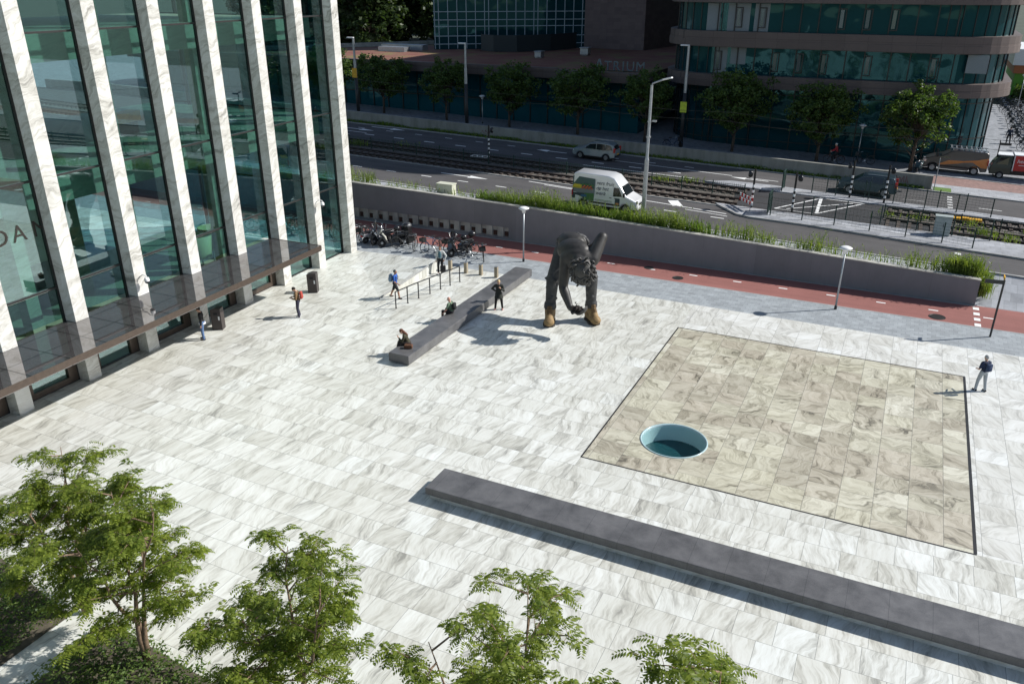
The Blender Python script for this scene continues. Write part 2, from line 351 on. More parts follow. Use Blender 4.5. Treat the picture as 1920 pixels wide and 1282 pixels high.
K['weed2'] = leafmat('weed_leaves', (.06, .13, .018), (.2, .29, .05), .4); K['shrub'] = leafmat('shrub_leaves', (.05, .11, .025), (.2, .26, .07), .4)
def flat(n, c, r=.6, m=0): return mat(n, c, r, m, .06, 20)
# ------------------------------------------------------------------ ground, roads, paths
def strip(name, y0, y1, mat, x0=-260, x1=160, off=0, z=None, side=0, kind='structure'):
    xs = [x0] + [x for x in (-90, 14) if x0 < x < x1] + [x1]
    mb = MB(); zf = (lambda x: zr(x) + off) if z is None else (lambda x: z)
    for a, b in zip(xs, xs[1:]):
        mb.add([(a, y0, zf(a)), (b, y0, zf(b)), (b, y1, zf(b)), (a, y1, zf(a))], [(0, 1, 2, 3)])
        if side: mb.add([(a, y0, zf(a) - side), (b, y0, zf(b) - side), (b, y0, zf(b)), (a, y0, zf(a))], [(0, 1, 2, 3)])
    o = mb.build(name, mat); o['kind'] = kind; return o
def poly_on(name, pts, mat, off, side=.14):
    mb = MB(); n = len(pts)
    vs = [(x, y, zr(x) + off) for x, y in pts] + [(x, y, zr(x) + off - side) for x, y in pts]
    mb.add(vs, [tuple(range(n))] + [(i, (i + 1) % n, n + (i + 1) % n, n + i) for i in range(n)]); o = mb.build(name, mat); o['kind'] = 'structure'; return o
mb = MB(); xs = [-1500, -90, 14, 1500]
for a, b in zip(xs, xs[1:]):
    for y0, y1, f0, f1 in ((-600, 50.96, lambda x: -.9, lambda x: -.9), (50.96, 50.98, lambda x: -.9, lambda x: zr(x) - .16), (50.98, 1500, lambda x: zr(x) - .16, lambda x: zr(x) - .16)):
        mb.add([(a, y0, f0(a)), (b, y0, f0(b)), (b, y1, f1(b)), (a, y1, f1(a))], [(0, 1, 2, 3)])
struct('ground', mb, K['ground'])
SX0, SX1, SY0, SY1 = -8.97, 4.16, 24.65, 38.45
mb = MB(); q = lambda x0, x1, y0, y1, z=0: mb.add([(x0, y0, z), (x1, y0, z), (x1, y1, z), (x0, y1, z)], [(0, 1, 2, 3)])
q(-70, SX0, -60, 42.0); q(SX0, 60, -60, SY0); struct('plaza', mb, K['plaza'])
mb = MB(); q(SX0, SX1, SY1, 42.0); q(SX1, 60, SY0, 42.0); struct('plaza_east', mb, K['plaza2'])
HC, HR = Vector((-6.15, 27.3)), 1.27
angs = sorted([2 * math.pi * i / 48 for i in range(48)] + [math.atan2(y - HC.y, x - HC.x) % (2 * math.pi) for x in (SX0, SX1) for y in (SY0, SY1)])
def sqpt(a):
    c, s = math.cos(a), math.sin(a); t = 1e9
    if abs(c) > 1e-9: t = min(t, ((SX1 if c > 0 else SX0) - HC.x) / c)
    if abs(s) > 1e-9: t = min(t, ((SY1 if s > 0 else SY0) - HC.y) / s)
    return (HC.x + c * t, HC.y + s * t, 0)
mb = MB(); n_ = len(angs)
mb.add([sqpt(a) for a in angs] + [(HC.x + HR * math.cos(a), HC.y + HR * math.sin(a), 0) for a in angs], [(i, (i + 1) % n_, n_ + (i + 1) % n_, n_ + i) for i in range(n_)])
struct('plaza_inset', mb, K['inset'])
mb = MB()
for x0, x1, y0, y1 in ((SX0 - .03, SX1 + .03, SY0 - .035, SY0 + .025), (SX0 - .03, SX1 + .03, SY1 - .03, SY1 + .03), (SX0 - .03, SX0 + .03, SY0 + .025, SY1 - .03), (SX1 - .05, SX1 + .05, SY0 + .025, SY1 - .03)):
    mb.bb(x0, x1, y0, y1, -.05, .006)
struct('drain_channel', mb, K['frame'])
strip('grey_pavement', 42.0, 45.2, K['greypave'], z=-.004); strip('red_cycle_path', 45.2, 48.55, K['redpath'], z=-.004)
strip('path_kerb', 45.16, 45.24, K['kerb'], z=0.001); strip('wall_gutter', 48.38, 48.56, K['kerb'], x1=4.9, z=.002)
# ramped sidewalk east of the retaining wall
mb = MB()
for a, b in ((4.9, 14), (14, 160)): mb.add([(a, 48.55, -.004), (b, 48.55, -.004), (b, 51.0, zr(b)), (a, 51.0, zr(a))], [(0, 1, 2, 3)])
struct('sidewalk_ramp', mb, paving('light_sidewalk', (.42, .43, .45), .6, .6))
strip('verge_pavement', 48.85, 50.95, K['sidewalk'], x1=4.9, off=.0); strip('road_kerb', 50.93, 51.1, K['kerb'], off=.05, side=.1)
strip('near_road', 51.0, 57.7, K['asphalt'], off=-.03)
strip('tram_bed', 57.6, 63.7, K['ballast'], off=.0, side=.1); strip('tram_kerb', 57.5, 57.62, K['kerb'], x1=-11, off=.03, side=.1); strip('tram_kerb_far', 63.62, 63.76, K['kerb'], x1=-13, off=.03, side=.1)
strip('far_road', 63.7, 70.7, K['asphalt'], off=-.03)
poly_on('tram_crossing', [(-10.2, 57.7), (2.6, 57.7), (2.6, 59.3), (-.6, 59.5), (-.4, 63.8), (-11.5, 63.8)], K['darkasphalt'], .02, .1)
poly_on('traffic_island', [(-11.6, 57.9), (-11.3, 57.6), (-9.6, 55.75), (-8.8, 55.5), (-5, 55.5), (4.7, 54.9), (14, 54.5), (14, 57.75), (-9.9, 57.8)], K['sidewalk'], .1, .16)
poly_on('island_kerb', [(-11.7, 58.0), (-11.4, 57.5), (-9.7, 55.63), (-8.8, 55.36), (-5, 55.36), (4.7, 54.76), (14, 54.36), (14, 54.9), (-9, 55.9)], K['kerb'], .094, .16)
poly_on('far_island', [(-14, 64.2), (-12, 63.8), (14, 63.75), (14, 64.8), (8, 64.9), (-1, 65.2), (-9, 65.6), (-12, 65.4)], K['sidewalk'], .09, .14)
strip('verge_soil', 70.65, 71.3, K['soil'], x1=2.4, off=.03); strip('far_kerb', 70.6, 70.74, K['kerb'], off=.06, side=.1)
strip('far_sidewalk', 71.3, 130, K['farwalk'], off=0.0); strip('east_sidewalk', 70.7, 73.6, K['sidewalk'], x0=2.4, off=.006); strip('brick_path', 73.6, 76.9, K['brickpath'], x0=-3.5, off=.006)
strip('brick_path_edge', 76.86, 76.96, K['frame'], x0=-7, off=.02)
strip('lawn_patch', 70.85, 72.4, K['grass'], x0=2.45, x1=3.75, off=.012)
mb = MB()
def dash(x0, y0, x1, y1, w, off=-.0255, z=None):
    d = Vector((x1 - x0, y1 - y0)); n = Vector((-d.y, d.x)).normalized() * w / 2
    f = (lambda x: zr(x) + off) if z is None else (lambda x: z)
    mb.add([(x0 - n.x, y0 - n.y, f(x0 - n.x)), (x1 - n.x, y1 - n.y, f(x1 - n.x)), (x1 + n.x, y1 + n.y, f(x1 + n.x)), (x0 + n.x, y0 + n.y, f(x0 + n.x))], [(0, 1, 2, 3)])
for i in range(13): x = -46.7 + 3.27 * i; (dash(x - .45, 54.4, x + .45, 54.4, .13) if x < -10 else None)
dash(-26, 57.1, -10.4, 55.7, .12); dash(-24.5, 56.7, -21.5, 56.45, .1); dash(-10.2, 55.1, -13.2, 55.4, .1)
dash(-14.6, 57.3, -13.9, 56.0, .75)
for x in (3.92,):
    for i in range(4): dash(x - .17, 51.7 + .78 * i, x + .17, 51.7 + .78 * i, .4)
for i in range(5): dash(3.45, 66.0 + .85 * i, 3.8, 66.0 + .85 * i, .4)
for i in range(20):
    x = -57.3 + 3.36 * i
    if x < -16: dash(x - .55, 66.3, x + .55, 66.3, .18); dash(x + .2, 68.9, x + 1.0, 68.9, .12)
dash(-24.5, 64.9, -15, 65.0, .13); dash(-23, 68.0, -12.5, 67.7, .12); dash(-11, 67.6, -8.8, 67.6, .12)
for x in (0.4, 5.5, 9): dash(x, 66.9, x + 1.5, 66.9, .1)
dash(-13, 63.3 + .9, 12, 65.9 - .4, .07)
for x0, y0, x1 in ((-60, 66.9, -48), (-60, 65.5, -49), (-60, 64.6, -50)): dash(x0, y0, x1, y0, .13)
def arrow(x, y, L, s, w=.5):
    dash(x, y, x + s * L * .62, y, .16); a = x + s * L * .6; b = x + s * L
    mb.add([(a, y - w, zr(a) - .0255), (b, y, zr(b) - .0255), (a, y + w, zr(a) - .0255)], [(0, 1, 2)])
arrow(-33.2, 56.0, 4.2, 1, .36); arrow(-52, 68.2, 4, 1, .4); arrow(-49.5, 70.0, 4, 1, .4); arrow(-27.5, 68.6, 3, -1, .35); arrow(-9.5, 67.2, 3, -1, .35)
H0 = .026
for a, b, w in (((-7.66, 58.75), (-5.05, 63.6), .13), ((-5.05, 63.55), (-2.05, 63.55), .16), ((-5.05, 63.6), (-4.85, 58.9), .22), ((-4.85, 58.9), (-2.05, 63.6), .13), ((-6.9, 59.1), (-2.8, 63.2), .1), ((-7.66, 58.75), (-4.85, 58.75), .06)):
    dash(*a, *b, w, H0)
for i in range(16): x = 5.49 - 2.63 * i; dash(x - .24, 46.8, x + .24, 46.8, .13, z=.002)
for i in range(4): dash(4.8, 45.5 + .85 * i, 5.1, 45.5 + .85 * i, .42, z=.002)
struct('road_markings', mb, K['white'])
for i, (x, y, r, z, l) in enumerate(((-13.14, 47.02, .3, 0, 'round iron manhole cover in red path near statue'), (-11.02, 45.94, .33, 0, 'round iron manhole cover at edge of red path, right of statue'), (3.04, 45.83, .42, 0, 'large round manhole cover in red path near fingerpost sign'))):
    mb = MB(); mb.lathe([(0, 0), (r * .8, 0), (r * .82, -.004), (r * .88, -.004), (r * .9, .002), (r, .002), (r, -.03)], (x, y, .006), 24); tag(mb.build('manhole_cover', K['frame']), l, 'manhole cover', 'manhole covers in the cycle path')

# ------------------------------------------------------------------ stone-finned glass office on the left
OB = thing('glass_office_building', 'glass office building with tall pale marble fins and bronze entrance canopy', 'building', (-31.6, 42.06, 0), R(1.72))
PT, NF, TOP = 3.4, 12, 30
for k in range(NF):
    mb = MB(); y = -PT * k; mb.bb(-.70, 0, y - .66, y, 0, TOP); mb.build('marble_fin', K['fin'], OB, bevel=.008)
ZL = [.02, 4.38, 8.92, 14.45, 20.0, 25.5, 29.9]
for k in range(NF - 1):
    y0, y1 = -PT * (k + 1) + .0, -PT * k - .66
    zz = list(ZL)
    if k >= 2: zz = [.02, 2.55, 2.93] + zz[1:]
    fr = MB(); fr.bb(-.74, -.60, y0, y0 + .07, 0, TOP - .1); fr.bb(-.74, -.60, y1 - .07, y1, 0, TOP - .1)
    gl = MB()
    for a, b in zip(zz, zz[1:]):
        if a == 2.55: continue
        gl.bb(-.69, -.67, y0 + .07, y1 - .07, a + .04, b - .04)
        fr.bb(-.74, -.61, y0 + .07, y1 - .07, b - .04, b + .04)
    fr.bb(-.74, -.61, y0 + .07, y1 - .07, 0, .06)
    f = fr.build('window_frame', K['frame'], OB); gl.build('window_pane', K['glass'], f)
    if k >= 2:
        d = MB(); d.bb(-.76, -.58, y0 + .07, y0 + .5, .06, 2.5) ; d.bb(-.76, -.58, y1 - .5, y1 - .07, .06, 2.5); d.bb(-.76, -.58, y0 + .5, y1 - .5, 2.2, 2.5)
        if k % 2 == 0: d.bb(-.76, -.58, y0 + .5, y1 - .5, .06, .3)
        d.build('door_frame', K['bronze'], OB)
L = PT * (NF - 1) + .66
for k, (z0, z1) in enumerate(((-.02, .015), (7.55, 8.80), (13.25, 14.4), (18.8, 20), (24.3, 25.4))):
    mb = MB(); mb.bb(-15, -1.55 if z0 > 1 else -.75, -L, -.8, z0, z1); mb.build('floor_slab', K['stonein'], OB)
mb = MB(); mb.bb(-15.2, 0, -L, 0, TOP, TOP + .8); mb.build('roof', K['fin'], OB)
mb = MB(); mb.bb(-15.3, -15, -L, -9.5, 0, TOP); mb.bb(-15, -.7, -L - .3, -L, 0, TOP); mb.build('core_wall', K['stonein'], OB)
mb = MB(); mb.bb(-9.6, -9.2, -23, -15.2, 8.8, 13.25); mb.bb(-9.6, -9.2, -L, -25, 8.8, 13.25); mb.bb(-8.6, -8.2, -L, -17, 14.4, 18.8); mb.bb(-10, -9.6, -L, -12.5, .015, 7.55); mb.build('inner_wall', K['stonein'], OB)
for (x, y, z) in ((-9.18, -19.5, 8.8), (-9.18, -27.5, 8.8), (-9.58, -15.5, .015), (-9.58, -22, .015)): mb = MB(); mb.bb(x - .02, x + .03, y - .7, y + .7, z, z + 2.5); mb.build('inner_door', K['frame'], OB)
for y in (-4, -9, -15, -21, -27): mb = MB(); mb.bb(-3.2, -2.6, y - .3, y + .3, .015, 24); mb.build('inner_column', K['stonein'], OB)
mb = MB(); gm = MB()
for x in range(5): 
    gm.bb(-.9 - 2.9 * x - 2.6, -.9 - 2.9 * x, -.42, -.40, .1, 14); mb.bb(-.9 - 2.9 * x - 2.75, -.9 - 2.9 * x - 2.6, -.5, -.3, 0, TOP)
for z in (4.38, 8.92, 14.4): mb.bb(-15, -.75, -.46, -.36, z - .05, z + .05)
f = mb.build('end_frame', K['frame'], OB); gm.build('window_pane', K['glass'], f)
# canopy over the entrance
CN = MB(); CN.bb(-.55, 2.98, -30.5, -7.62, 2.56, 2.86)
c = CN.build('entrance_canopy', K['bronze_canopy'], OB, bevel=.01)
m = MB(); m.bb(2.98, 3.0, -30.5, -7.6, 2.60, 2.88); m.bb(-.5, 3.0, -7.62, -7.6, 2.60, 2.88); m.build('canopy_edge', K['bronze'], c)
# lettering fixed to the glass, security cameras
T = Matrix(((0, 0, 1, -.655), (1, 0, 0, -23.3), (0, 1, 0, 6.7), (0, 0, 0, 1)))
BL = flat('brown_lettering', (.03, .025, .02), .9)
for ch, dy in zip('DAM', (0, .85, 1.75)): text('glass_lettering', ch, .95, BL, OB, Matrix.Translation((0, dy, 0)) @ T, .004)
for (y, z, l) in ((-3.75, 4.15, 0), (-17.35, 3.75, 1)):
    m = MB(); m.tube([(0, y, z), (.18, y, z + .12), (.4, y, z + .1), (.4, y, z)], .025, 8); m.lathe([(0, .06), (.1, .04), (.12, -.06), (.12, -.12)], (.4, y, z - .04), 12); o = m.build('security_camera', K['white_paint'], OB, smooth=True)
    m = MB(); m.ball((.4, y, z - .17), .115); m.build('camera_dome', K['blackgloss'], o, smooth=True)
# seen through the glass: desk, person, lampshades, sofa
WT = lambda x, y, z: OB.matrix_basis @ Vector((x, y, z))
t = thing('reception_desk', 'orange wooden counter seen through upper glass of office', 'desk', WT(-6.6, -11.1, 8.8), R(12))
m = MB(); m.bb(-.35, .35, -1.25, 1.25, .62, 1.12); m.build('counter_top', K['wood'], t); m = MB(); m.bb(-.25, .2, -1.1, 1.1, 0, .62); m.build('counter_base', K['dksteel'], t)
for k, (x, y, z, l) in enumerate(((-4.2, -8.4, .015, 'pale tall lampshade seen through ground floor glass, farther one'), (-3.6, -9.9, .015, 'pale tall lampshade seen through ground floor glass, nearer one'))):
    t = thing('floor_lamp', l, 'lamp', WT(x, y, z), 0, 'lamps inside the office lobby')
    m = MB(); m.lathe([(.55, 0), (.7, 1.3), (.68, 1.3), (.53, 0)], (0, 0, 2.0), 20); m.build('lamp_shade', flat('cream_shade%d' % k, (.7, .62, .3)), t, smooth=True); m = MB(); m.cyl((0, 0, 0), (0, 0, 2.6), .04); m.cyl((0, 0, 0), (0, 0, .05), .35); m.build('pole', K['steel'], t)

# ------------------------------------------------------------------ brown banded office wing across the road
def rrect(x0, x1, y0, y1, r, seg=10):
    pts = []
    for cx, cy, a0 in ((x1 - r, y0 + r, -90), (x1 - r, y1 - r, 0), (x0 + r, y1 - r, 90), (x0 + r, y0 + r, 180)):
        for i in range(seg + 1): a = R(a0 + 90 * i / seg); pts.append((cx + r * math.cos(a), cy + r * math.sin(a)))
    return pts
ZG = 1.0
WB = thing('banded_office_wing', 'curved dark glass office wing with brown stone bands', 'building', (-8, 95, ZG))
def wbuild(mb, n, m, par=WB, **k): return mb.build(n, m, par, world=True, **k)
XL, XR, YF, YB = -23.4, 7.3, 80.2, 150
levels = [(7.2, 8.32), (10.72, 12.08), (14.5, 15.9), (18.3, 19.7), (22.1, 23.5), (25.9, 27.3), (29.7, 31.2), (33.5, 35), (37.2, 38.6)]
for i, (a, b) in enumerate(levels):
    m = MB(); m.prism(rrect(XL, XR, YF, YB, 6), a, b); h = (b - a) * .45
    m.prism(rrect(XL - .06, XR + .06, YF - .06, YB + .06, 6.06), a + .02, a + h); wbuild(m, 'stone_band', K['brown'])
VENTP = flat('vent_glass', (.09, .125, .135), .12, .5); PALE_REFL = flat('pale_reflection', (.24, .27, .28), .9)  # second tone: reflected pale stone, put in as a flat colour
for i in range(len(levels)):
    z0 = ZG if i == 0 else levels[i - 1][1]; z1 = levels[i][0]; ins = 1.1 if i == 0 else .75
    ft = rrect(XL + ins, XR - ins, YF + ins, YB - ins, 6 - ins, 12)
    m = MB(); m.prism(ft, z0 - .05, z1 + .05); g = wbuild(m, 'glazing', K['dkglass'])
    if i > 3: continue
    random.seed(40 + i); x = XL + 5.6
    def mull(*bx): q9 = MB(); q9.bb(*bx); wbuild(q9, 'mullion', K['frame'])
    while x < XR - 5:
        mull(x, x + .1, YF + ins - .09, YF + ins + .02, z0, z1)
        if i and random.random() < .45:
            vt = MB(); vt.bb(x + .1, x + .72, YF + ins - .08, YF + ins + .02, z1 - .45, z1 - .37); vt.bb(x + .62, x + .72, YF + ins - .09, YF + ins + .02, z0 + .4, z1 - .45); vt.bb(x + .1, x + .72, YF + ins - .08, YF + ins + .02, z0 + .32, z0 + .4); wbuild(vt, 'vent_frame', K['frame']); vp_ = MB(); vp_.box((x + .36, YF + ins - .1, (z0 + z1) / 2), (.3, .02, z1 - z0 - .95), M=Matrix.Rotation(random.choice((.06, .1, -.03)), 3, 'X')); wbuild(vp_, 'vent_pane', VENTP); x += .55
        x += 1.55 if i else 1.9
    for k in range(9):
        a = R(-90 + 90 * k / 8.); rr = 6 - ins + .03
        for cx, sgn in ((XR - 6, 1), (XL + 6, -1)):
            px, py = cx + sgn * rr * math.cos(a), YF + 6 + rr * math.sin(a); q9 = MB(); q9.cyl((px, py, z0), (px, py, z1), .045, n=5); wbuild(q9, 'mullion', K['frame'])
    if i == 0:
        for zz in (2.35, 3.6, 6.6): q9 = MB(); q9.prism(rrect(XL + ins - .05, XR - ins + .05, YF + ins - .05, YB - ins + .05, 6 - ins + .05), zz, zz + .07); wbuild(q9, 'transom', K['frame'])
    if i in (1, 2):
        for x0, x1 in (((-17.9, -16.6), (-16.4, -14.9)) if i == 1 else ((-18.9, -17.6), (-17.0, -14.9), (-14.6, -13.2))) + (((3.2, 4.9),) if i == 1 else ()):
            b = MB(); b.bb(x0 + .1, x1, YF + ins - .015, YF + ins + .01, z0 + (.9 if x0 > -16.5 and i == 1 else 0.02), z1 - .05); wbuild(b, 'pane_reflection', PALE_REFL)  # pale panels paint reflections of the pale building opposite onto the glazing
m = MB(); m.prism(rrect(XL + .4, XR - .4, YF + .4, YB - .4, 5.6), 38.6, 39.5); wbuild(m, 'roof', K['brown'])
# podium with planted roof and set-back towers
PB = thing('podium_building', 'low glass podium with reddish planted roof and set-back gridded tower', 'building', (-48, 95, ZG))
pb = lambda mb, n, m, par=PB, **k: mb.build(n, m, par, world=True, **k)
foot = [(-95, 80.2), (-24.2, 80.2), (-24.2, 112), (-33, 128), (-66, 124), (-72.5, 97), (-95, 86)]
m = MB(); m.prism([(-94, 81.4), (-25, 81.4), (-25, 111), (-33, 127), (-65, 123), (-72, 98), (-94, 87)], 1.0, 7.2); pb(m, 'glazing', K['podglass'])
m = MB()
for i in range(34): x = -93 + 2.0 * i; m.bb(x, x + .1, 81.3, 81.42, 1, 7.2)
m.bb(-94, -25, 81.3, 81.42, 4.6, 4.7); pb(m, 'mullions', K['frame'])
m = MB(); m.prism(foot, 7.2, 7.9); pb(m, 'fascia', K['brown'])
m = MB(); m.bb(-95, -33.5, 80.14, 80.75, 7.9, 8.2); m.prism([(-33.5, 80.14), (-31, 79.3), (-24.2, 79.3), (-24.2, 79.9), (-31, 79.9), (-33.5, 80.75)], 7.15, 8.1); pb(m, 'parapet', K['brown'])
m = MB(); m.prism([(-94.8, 80.9), (-24.2, 80.9), (-24.2, 111.8), (-33, 127.8), (-65.8, 123.8), (-72.3, 96.9), (-94.8, 85.8)], 7.9, 7.93); pb(m, 'planted_roof', K['sedum'])
A_, B_, C_, D_, E_ = (-59.2, 99.2), (-42.3, 110.7), (-33.5, 109.6), (-31, 127), (-62, 124)
m = MB(); m.prism([A_, B_, (-42, 126), E_], 7.9, 34); tw = pb(m, 'tower_glazing', K['dkglass'])
m = MB(); a = Vector((*A_, 0)); b = Vector((*B_, 0)); d = (b - a); nrm = Vector((d.y, -d.x, 0)).normalized(); LL = d.length; d.normalize(); rz_ = math.atan2(d.y, d.x)
def onf(s, z, ls, lz, th=.09): m.box((a + d * s + nrm * .03 + Vector((0, 0, z))), (ls, th, lz), rz_)
s = .15; i = 0
while s < LL: onf(s, 21, .09, 26); s += (1.22 if i % 6 else .55); i += 1
for z in (8.6, 9.6, 10.8, 11.6, 12.6, 14.1, 15.0, 16.8, 17.7, 18.6, 20.4, 21.3, 22.2, 24, 25, 26, 28, 30, 32): onf(LL / 2, z, LL, .09)
pb(m, 'curtain_grid', flat('pale_grid', (.42, .5, .55), .5))
m = MB(); m.prism([B_, C_, D_, (-42, 126)], 7.9, 30); pb(m, 'stone_tower', K['brick'])
m = MB(); pts = [(-53.5, 101.9), (-52.3, 99.6), (-50, 98.6), (-47.2, 99.6), (-44.2, 103.5), (-42.6, 108.5)]
for p, q_ in zip(pts, pts[1:]): 
    dd = Vector((q_[0] - p[0], q_[1] - p[1], 0)); m.box(((p[0] + q_[0]) / 2, (p[1] + q_[1]) / 2, 9.0), (dd.length + .05, .08, 2.0), math.atan2(dd.y, dd.x))
pb(m, 'plant_screen', flat('dark_screen', (.02, .03, .034), .6))
m = MB(); m.bb(-66, -59.6, 96.8, 98.2, 7.93, 8.6); m.bb(-64.5, -60.5, 93.8, 95.2, 7.93, 8.5); pb(m, 'roof_light', K['steel'])
m = MB(); m.box((-71.5, 98, 8.2), (26, .4, .5), R(52)); pb(m, 'roof_upstand', K['conc'])
for x, y, s_ in ((-41.2, 93.2, .6), (-37.6, 99, .75), (-72, 88, .5)):
    m = MB(); m.bb(x - s_ * .7, x + s_ * .7, y - .5, y + .5, 8.05, 8.05 + s_); m.bb(x - s_ * .8, x + s_ * .8, y - .6, y + .6, 8.05 + s_, 8.15 + s_); m.bb(x - .4, x + .4, y - .3, y + .3, 7.93, 8.05); pb(m, 'roof_vent', K['steel'], bevel=.04)
# roof lettering
LT = thing('rooftop_lettering', 'dark serif letters reading ATRIUM on the podium roof edge', 'sign', (-27.5, 82, 7.93))
for i, (ch, px) in enumerate(zip('ATRIUM', (-2.6, -1.55, -.65, .3, .75, 1.75))):
    text('letter', ch, 1.55 if i == 0 else 1.3, K['steel'] if 0 else flat('letter_metal%d' % i, (.16, .2, .22), .4, .2), LT, Matrix.Translation((px, 0, .12)) @ Matrix.Rotation(R(90), 4, 'X'), .06)
m = MB(); m.bb(-2.7, 2.8, -.03, .03, .06, .12)
for x in (-2.5, -1, .5, 2.6): m.bb(x, x + .05, -.03, .6, 0, .06)
m.build('letter_rail', K['dksteel'], LT)
# ------------------------------------------------------------------ walls, benches, plaza furniture
WALLT = [(-70, 3.3), (-40, 2.76), (-29, 2.56), (-21.7, 2.37), (-14.3, 2.13), (-4.4, 1.78), (4.9, 1.42)]
def wtop(x):
    for (a, za), (b, zb) in zip(WALLT, WALLT[1:]):
        if a <= x <= b: return za + (zb - za) * (x - a) / (b - a)
    return WALLT[-1][1] if x > 0 else WALLT[0][1]
W = thing('retaining_wall', 'long grey stone retaining wall beside the red cycle path', 'wall', (-20, 48.7, 0))
def wseg(mb, x0, x1, zb, y0=48.55, y1=48.88, zt=None):
    xs = [x0] + [x for x, _ in WALLT if x0 < x < x1] + [x1]
    t = zt or wtop
    for a, b in zip(xs, xs[1:]):
        mb.add([(x, y, z) for x, zz in ((a, t(a)), (b, t(b))) for y in (y0, y1) for z in (zb, zz)], [(0, 1, 3, 2), (4, 6, 7, 5), (0, 4, 5, 1), (2, 3, 7, 6), (0, 2, 6, 4), (1, 5, 7, 3)])
NX0, NX1 = -40.0, -23.6
m = MB(); wseg(m, -70, NX0, -.2); wseg(m, NX1, 4.9, -.2); wseg(m, NX0, NX1, .86); m.bb(NX0, NX1, 48.55, 48.9, -.2, .2); m.bb(4.7, 4.9, 48.88, 51, -.2, .4); m.build('wall_face', K['wall'], W, world=True)
m = MB(); m.bb(NX0, NX1, 48.66, 49.1, .15, .95); m.build('niche_back', K['conc'], W, world=True)
i = 0; x = NX1 - .86
while x > NX0:
    m = MB(); m.prism([(x, 48.56), (x + .46, 48.56), (x + .42, 48.66), (x + .06, 48.66)], .201, .859); m.build('niche_pier', K['conc'], W, world=True)
    m = MB(); m.bb(x + .53, x + .80, 48.60, 48.655, .24, .56); m.build('niche_lamp', flat('niche_hole', (.05, .022, .015), .8) if i == 0 else bpy.data.materials['niche_hole'], W, world=True)
    x -= .86; i += 1
m = MB(); wseg(m, -70, 4.92, 1.0, 48.53, 48.9, None) if 0 else None
cm = MB()
xs = [x for x, _ in WALLT]
for a, b in zip(xs, xs[1:]):
    cm.add([(x, y, wtop(x) + dz) for x in (a, b + (.03 if b > 4 else 0)) for y in (48.52, 48.92) for dz in (.003, .06)], [(0, 1, 3, 2), (4, 6, 7, 5), (0, 4, 5, 1), (2, 3, 7, 6), (0, 2, 6, 4), (1, 5, 7, 3)])
cm.build('coping', K['conc'], W, world=True)
W2 = thing('barrier_wall', 'low stained concrete wall between far road and shaded sidewalk', 'wall', (-40, 71.4, zr(-40)))
m = MB(); z2 = lambda x: zr(x) + 1.05
for a, b in ((-100, -90), (-90, 2.3)):
    m.add([(x, y, z) for x in (a, b) for y in (71.25, 71.55) for z in (zr(x) - .2, z2(x))], [(0, 1, 3, 2), (4, 6, 7, 5), (0, 4, 5, 1), (2, 3, 7, 6), (0, 2, 6, 4), (1, 5, 7, 3)])
m.build('wall_face', K['stconc'], W2, world=True)
def squiggle(name, x0, z0, w, h, y, c, par, seed, n=26):
    random.seed(seed); pts = [(x0 + w * i / n + random.uniform(-.03, .03), y, z0 + h * (.5 + .5 * math.sin(i * 1.9 + random.uniform(-.6, .6)))) for i in range(n + 1)]
    m = MB(); m.tube(pts, .02, 4); return m.build(name, c, par, world=True)
GR_ = flat('red_graffiti_paint', (.22, .02, .03), .8)
squiggle('graffiti', -1.4, zr(0) + .25, 2.0, .6, 71.25, GR_, W2, 4); squiggle('graffiti', -37.5, zr(-37) + .35, 1.2, .35, 71.25, GR_, W2, 9, 12)
# raised marble terrace beside the ramp
m = MB(); T_ = [(-31.75, 35.0, .006), (-25.25, 35.3, .006), (-24.75, 40.6, .62), (-24.75, 41.05, .62), (-31.75, 42.02, .02)]
m.add([p for p in T_] + [(p[0], p[1], -.05) for p in T_], [(0, 1, 2, 3, 4)] + [(i, (i + 1) % 5, 5 + (i + 1) % 5, 5 + i) for i in range(5)]); struct('terrace', m, K['plaza'])
m = MB(); m.tube([(-25.22, 35.25, .03), (-24.76, 40.6, .64), (-24.76, 41.05, .64)], .05, 6); o = m.build('terrace_edge_stone', K['kerb']); o['kind'] = 'structure'
def bench(name, lab, x0, x1, y0, y1, gm, zb=.22):
    t = thing(name, lab, 'bench', ((x0 + x1) / 2, (y0 + y1) / 2, 0)); a, b, c, d = x0 - t.location.x, x1 - t.location.x, y0 - t.location.y, y1 - t.location.y
    m = MB(); m.bb(a, b, c, d, zb, .5); m.build('seat_slab', gm, t, bevel=.025)
    m = MB(); m.bb(a + .12, b - .12, c + .12, d - .12, -.02, zb); m.build('plinth', K['fin'], t)
bench('stone_bench', 'long dark granite bench running diagonally to the lower right corner', -12.8, 34, 19.75, 21.1, K['granite'])
bench('stone_bench', 'dark granite bench beside the statue with people sitting on it', -20.1, -19.0, 28.5, 42.3, K['granite_y'], .05)
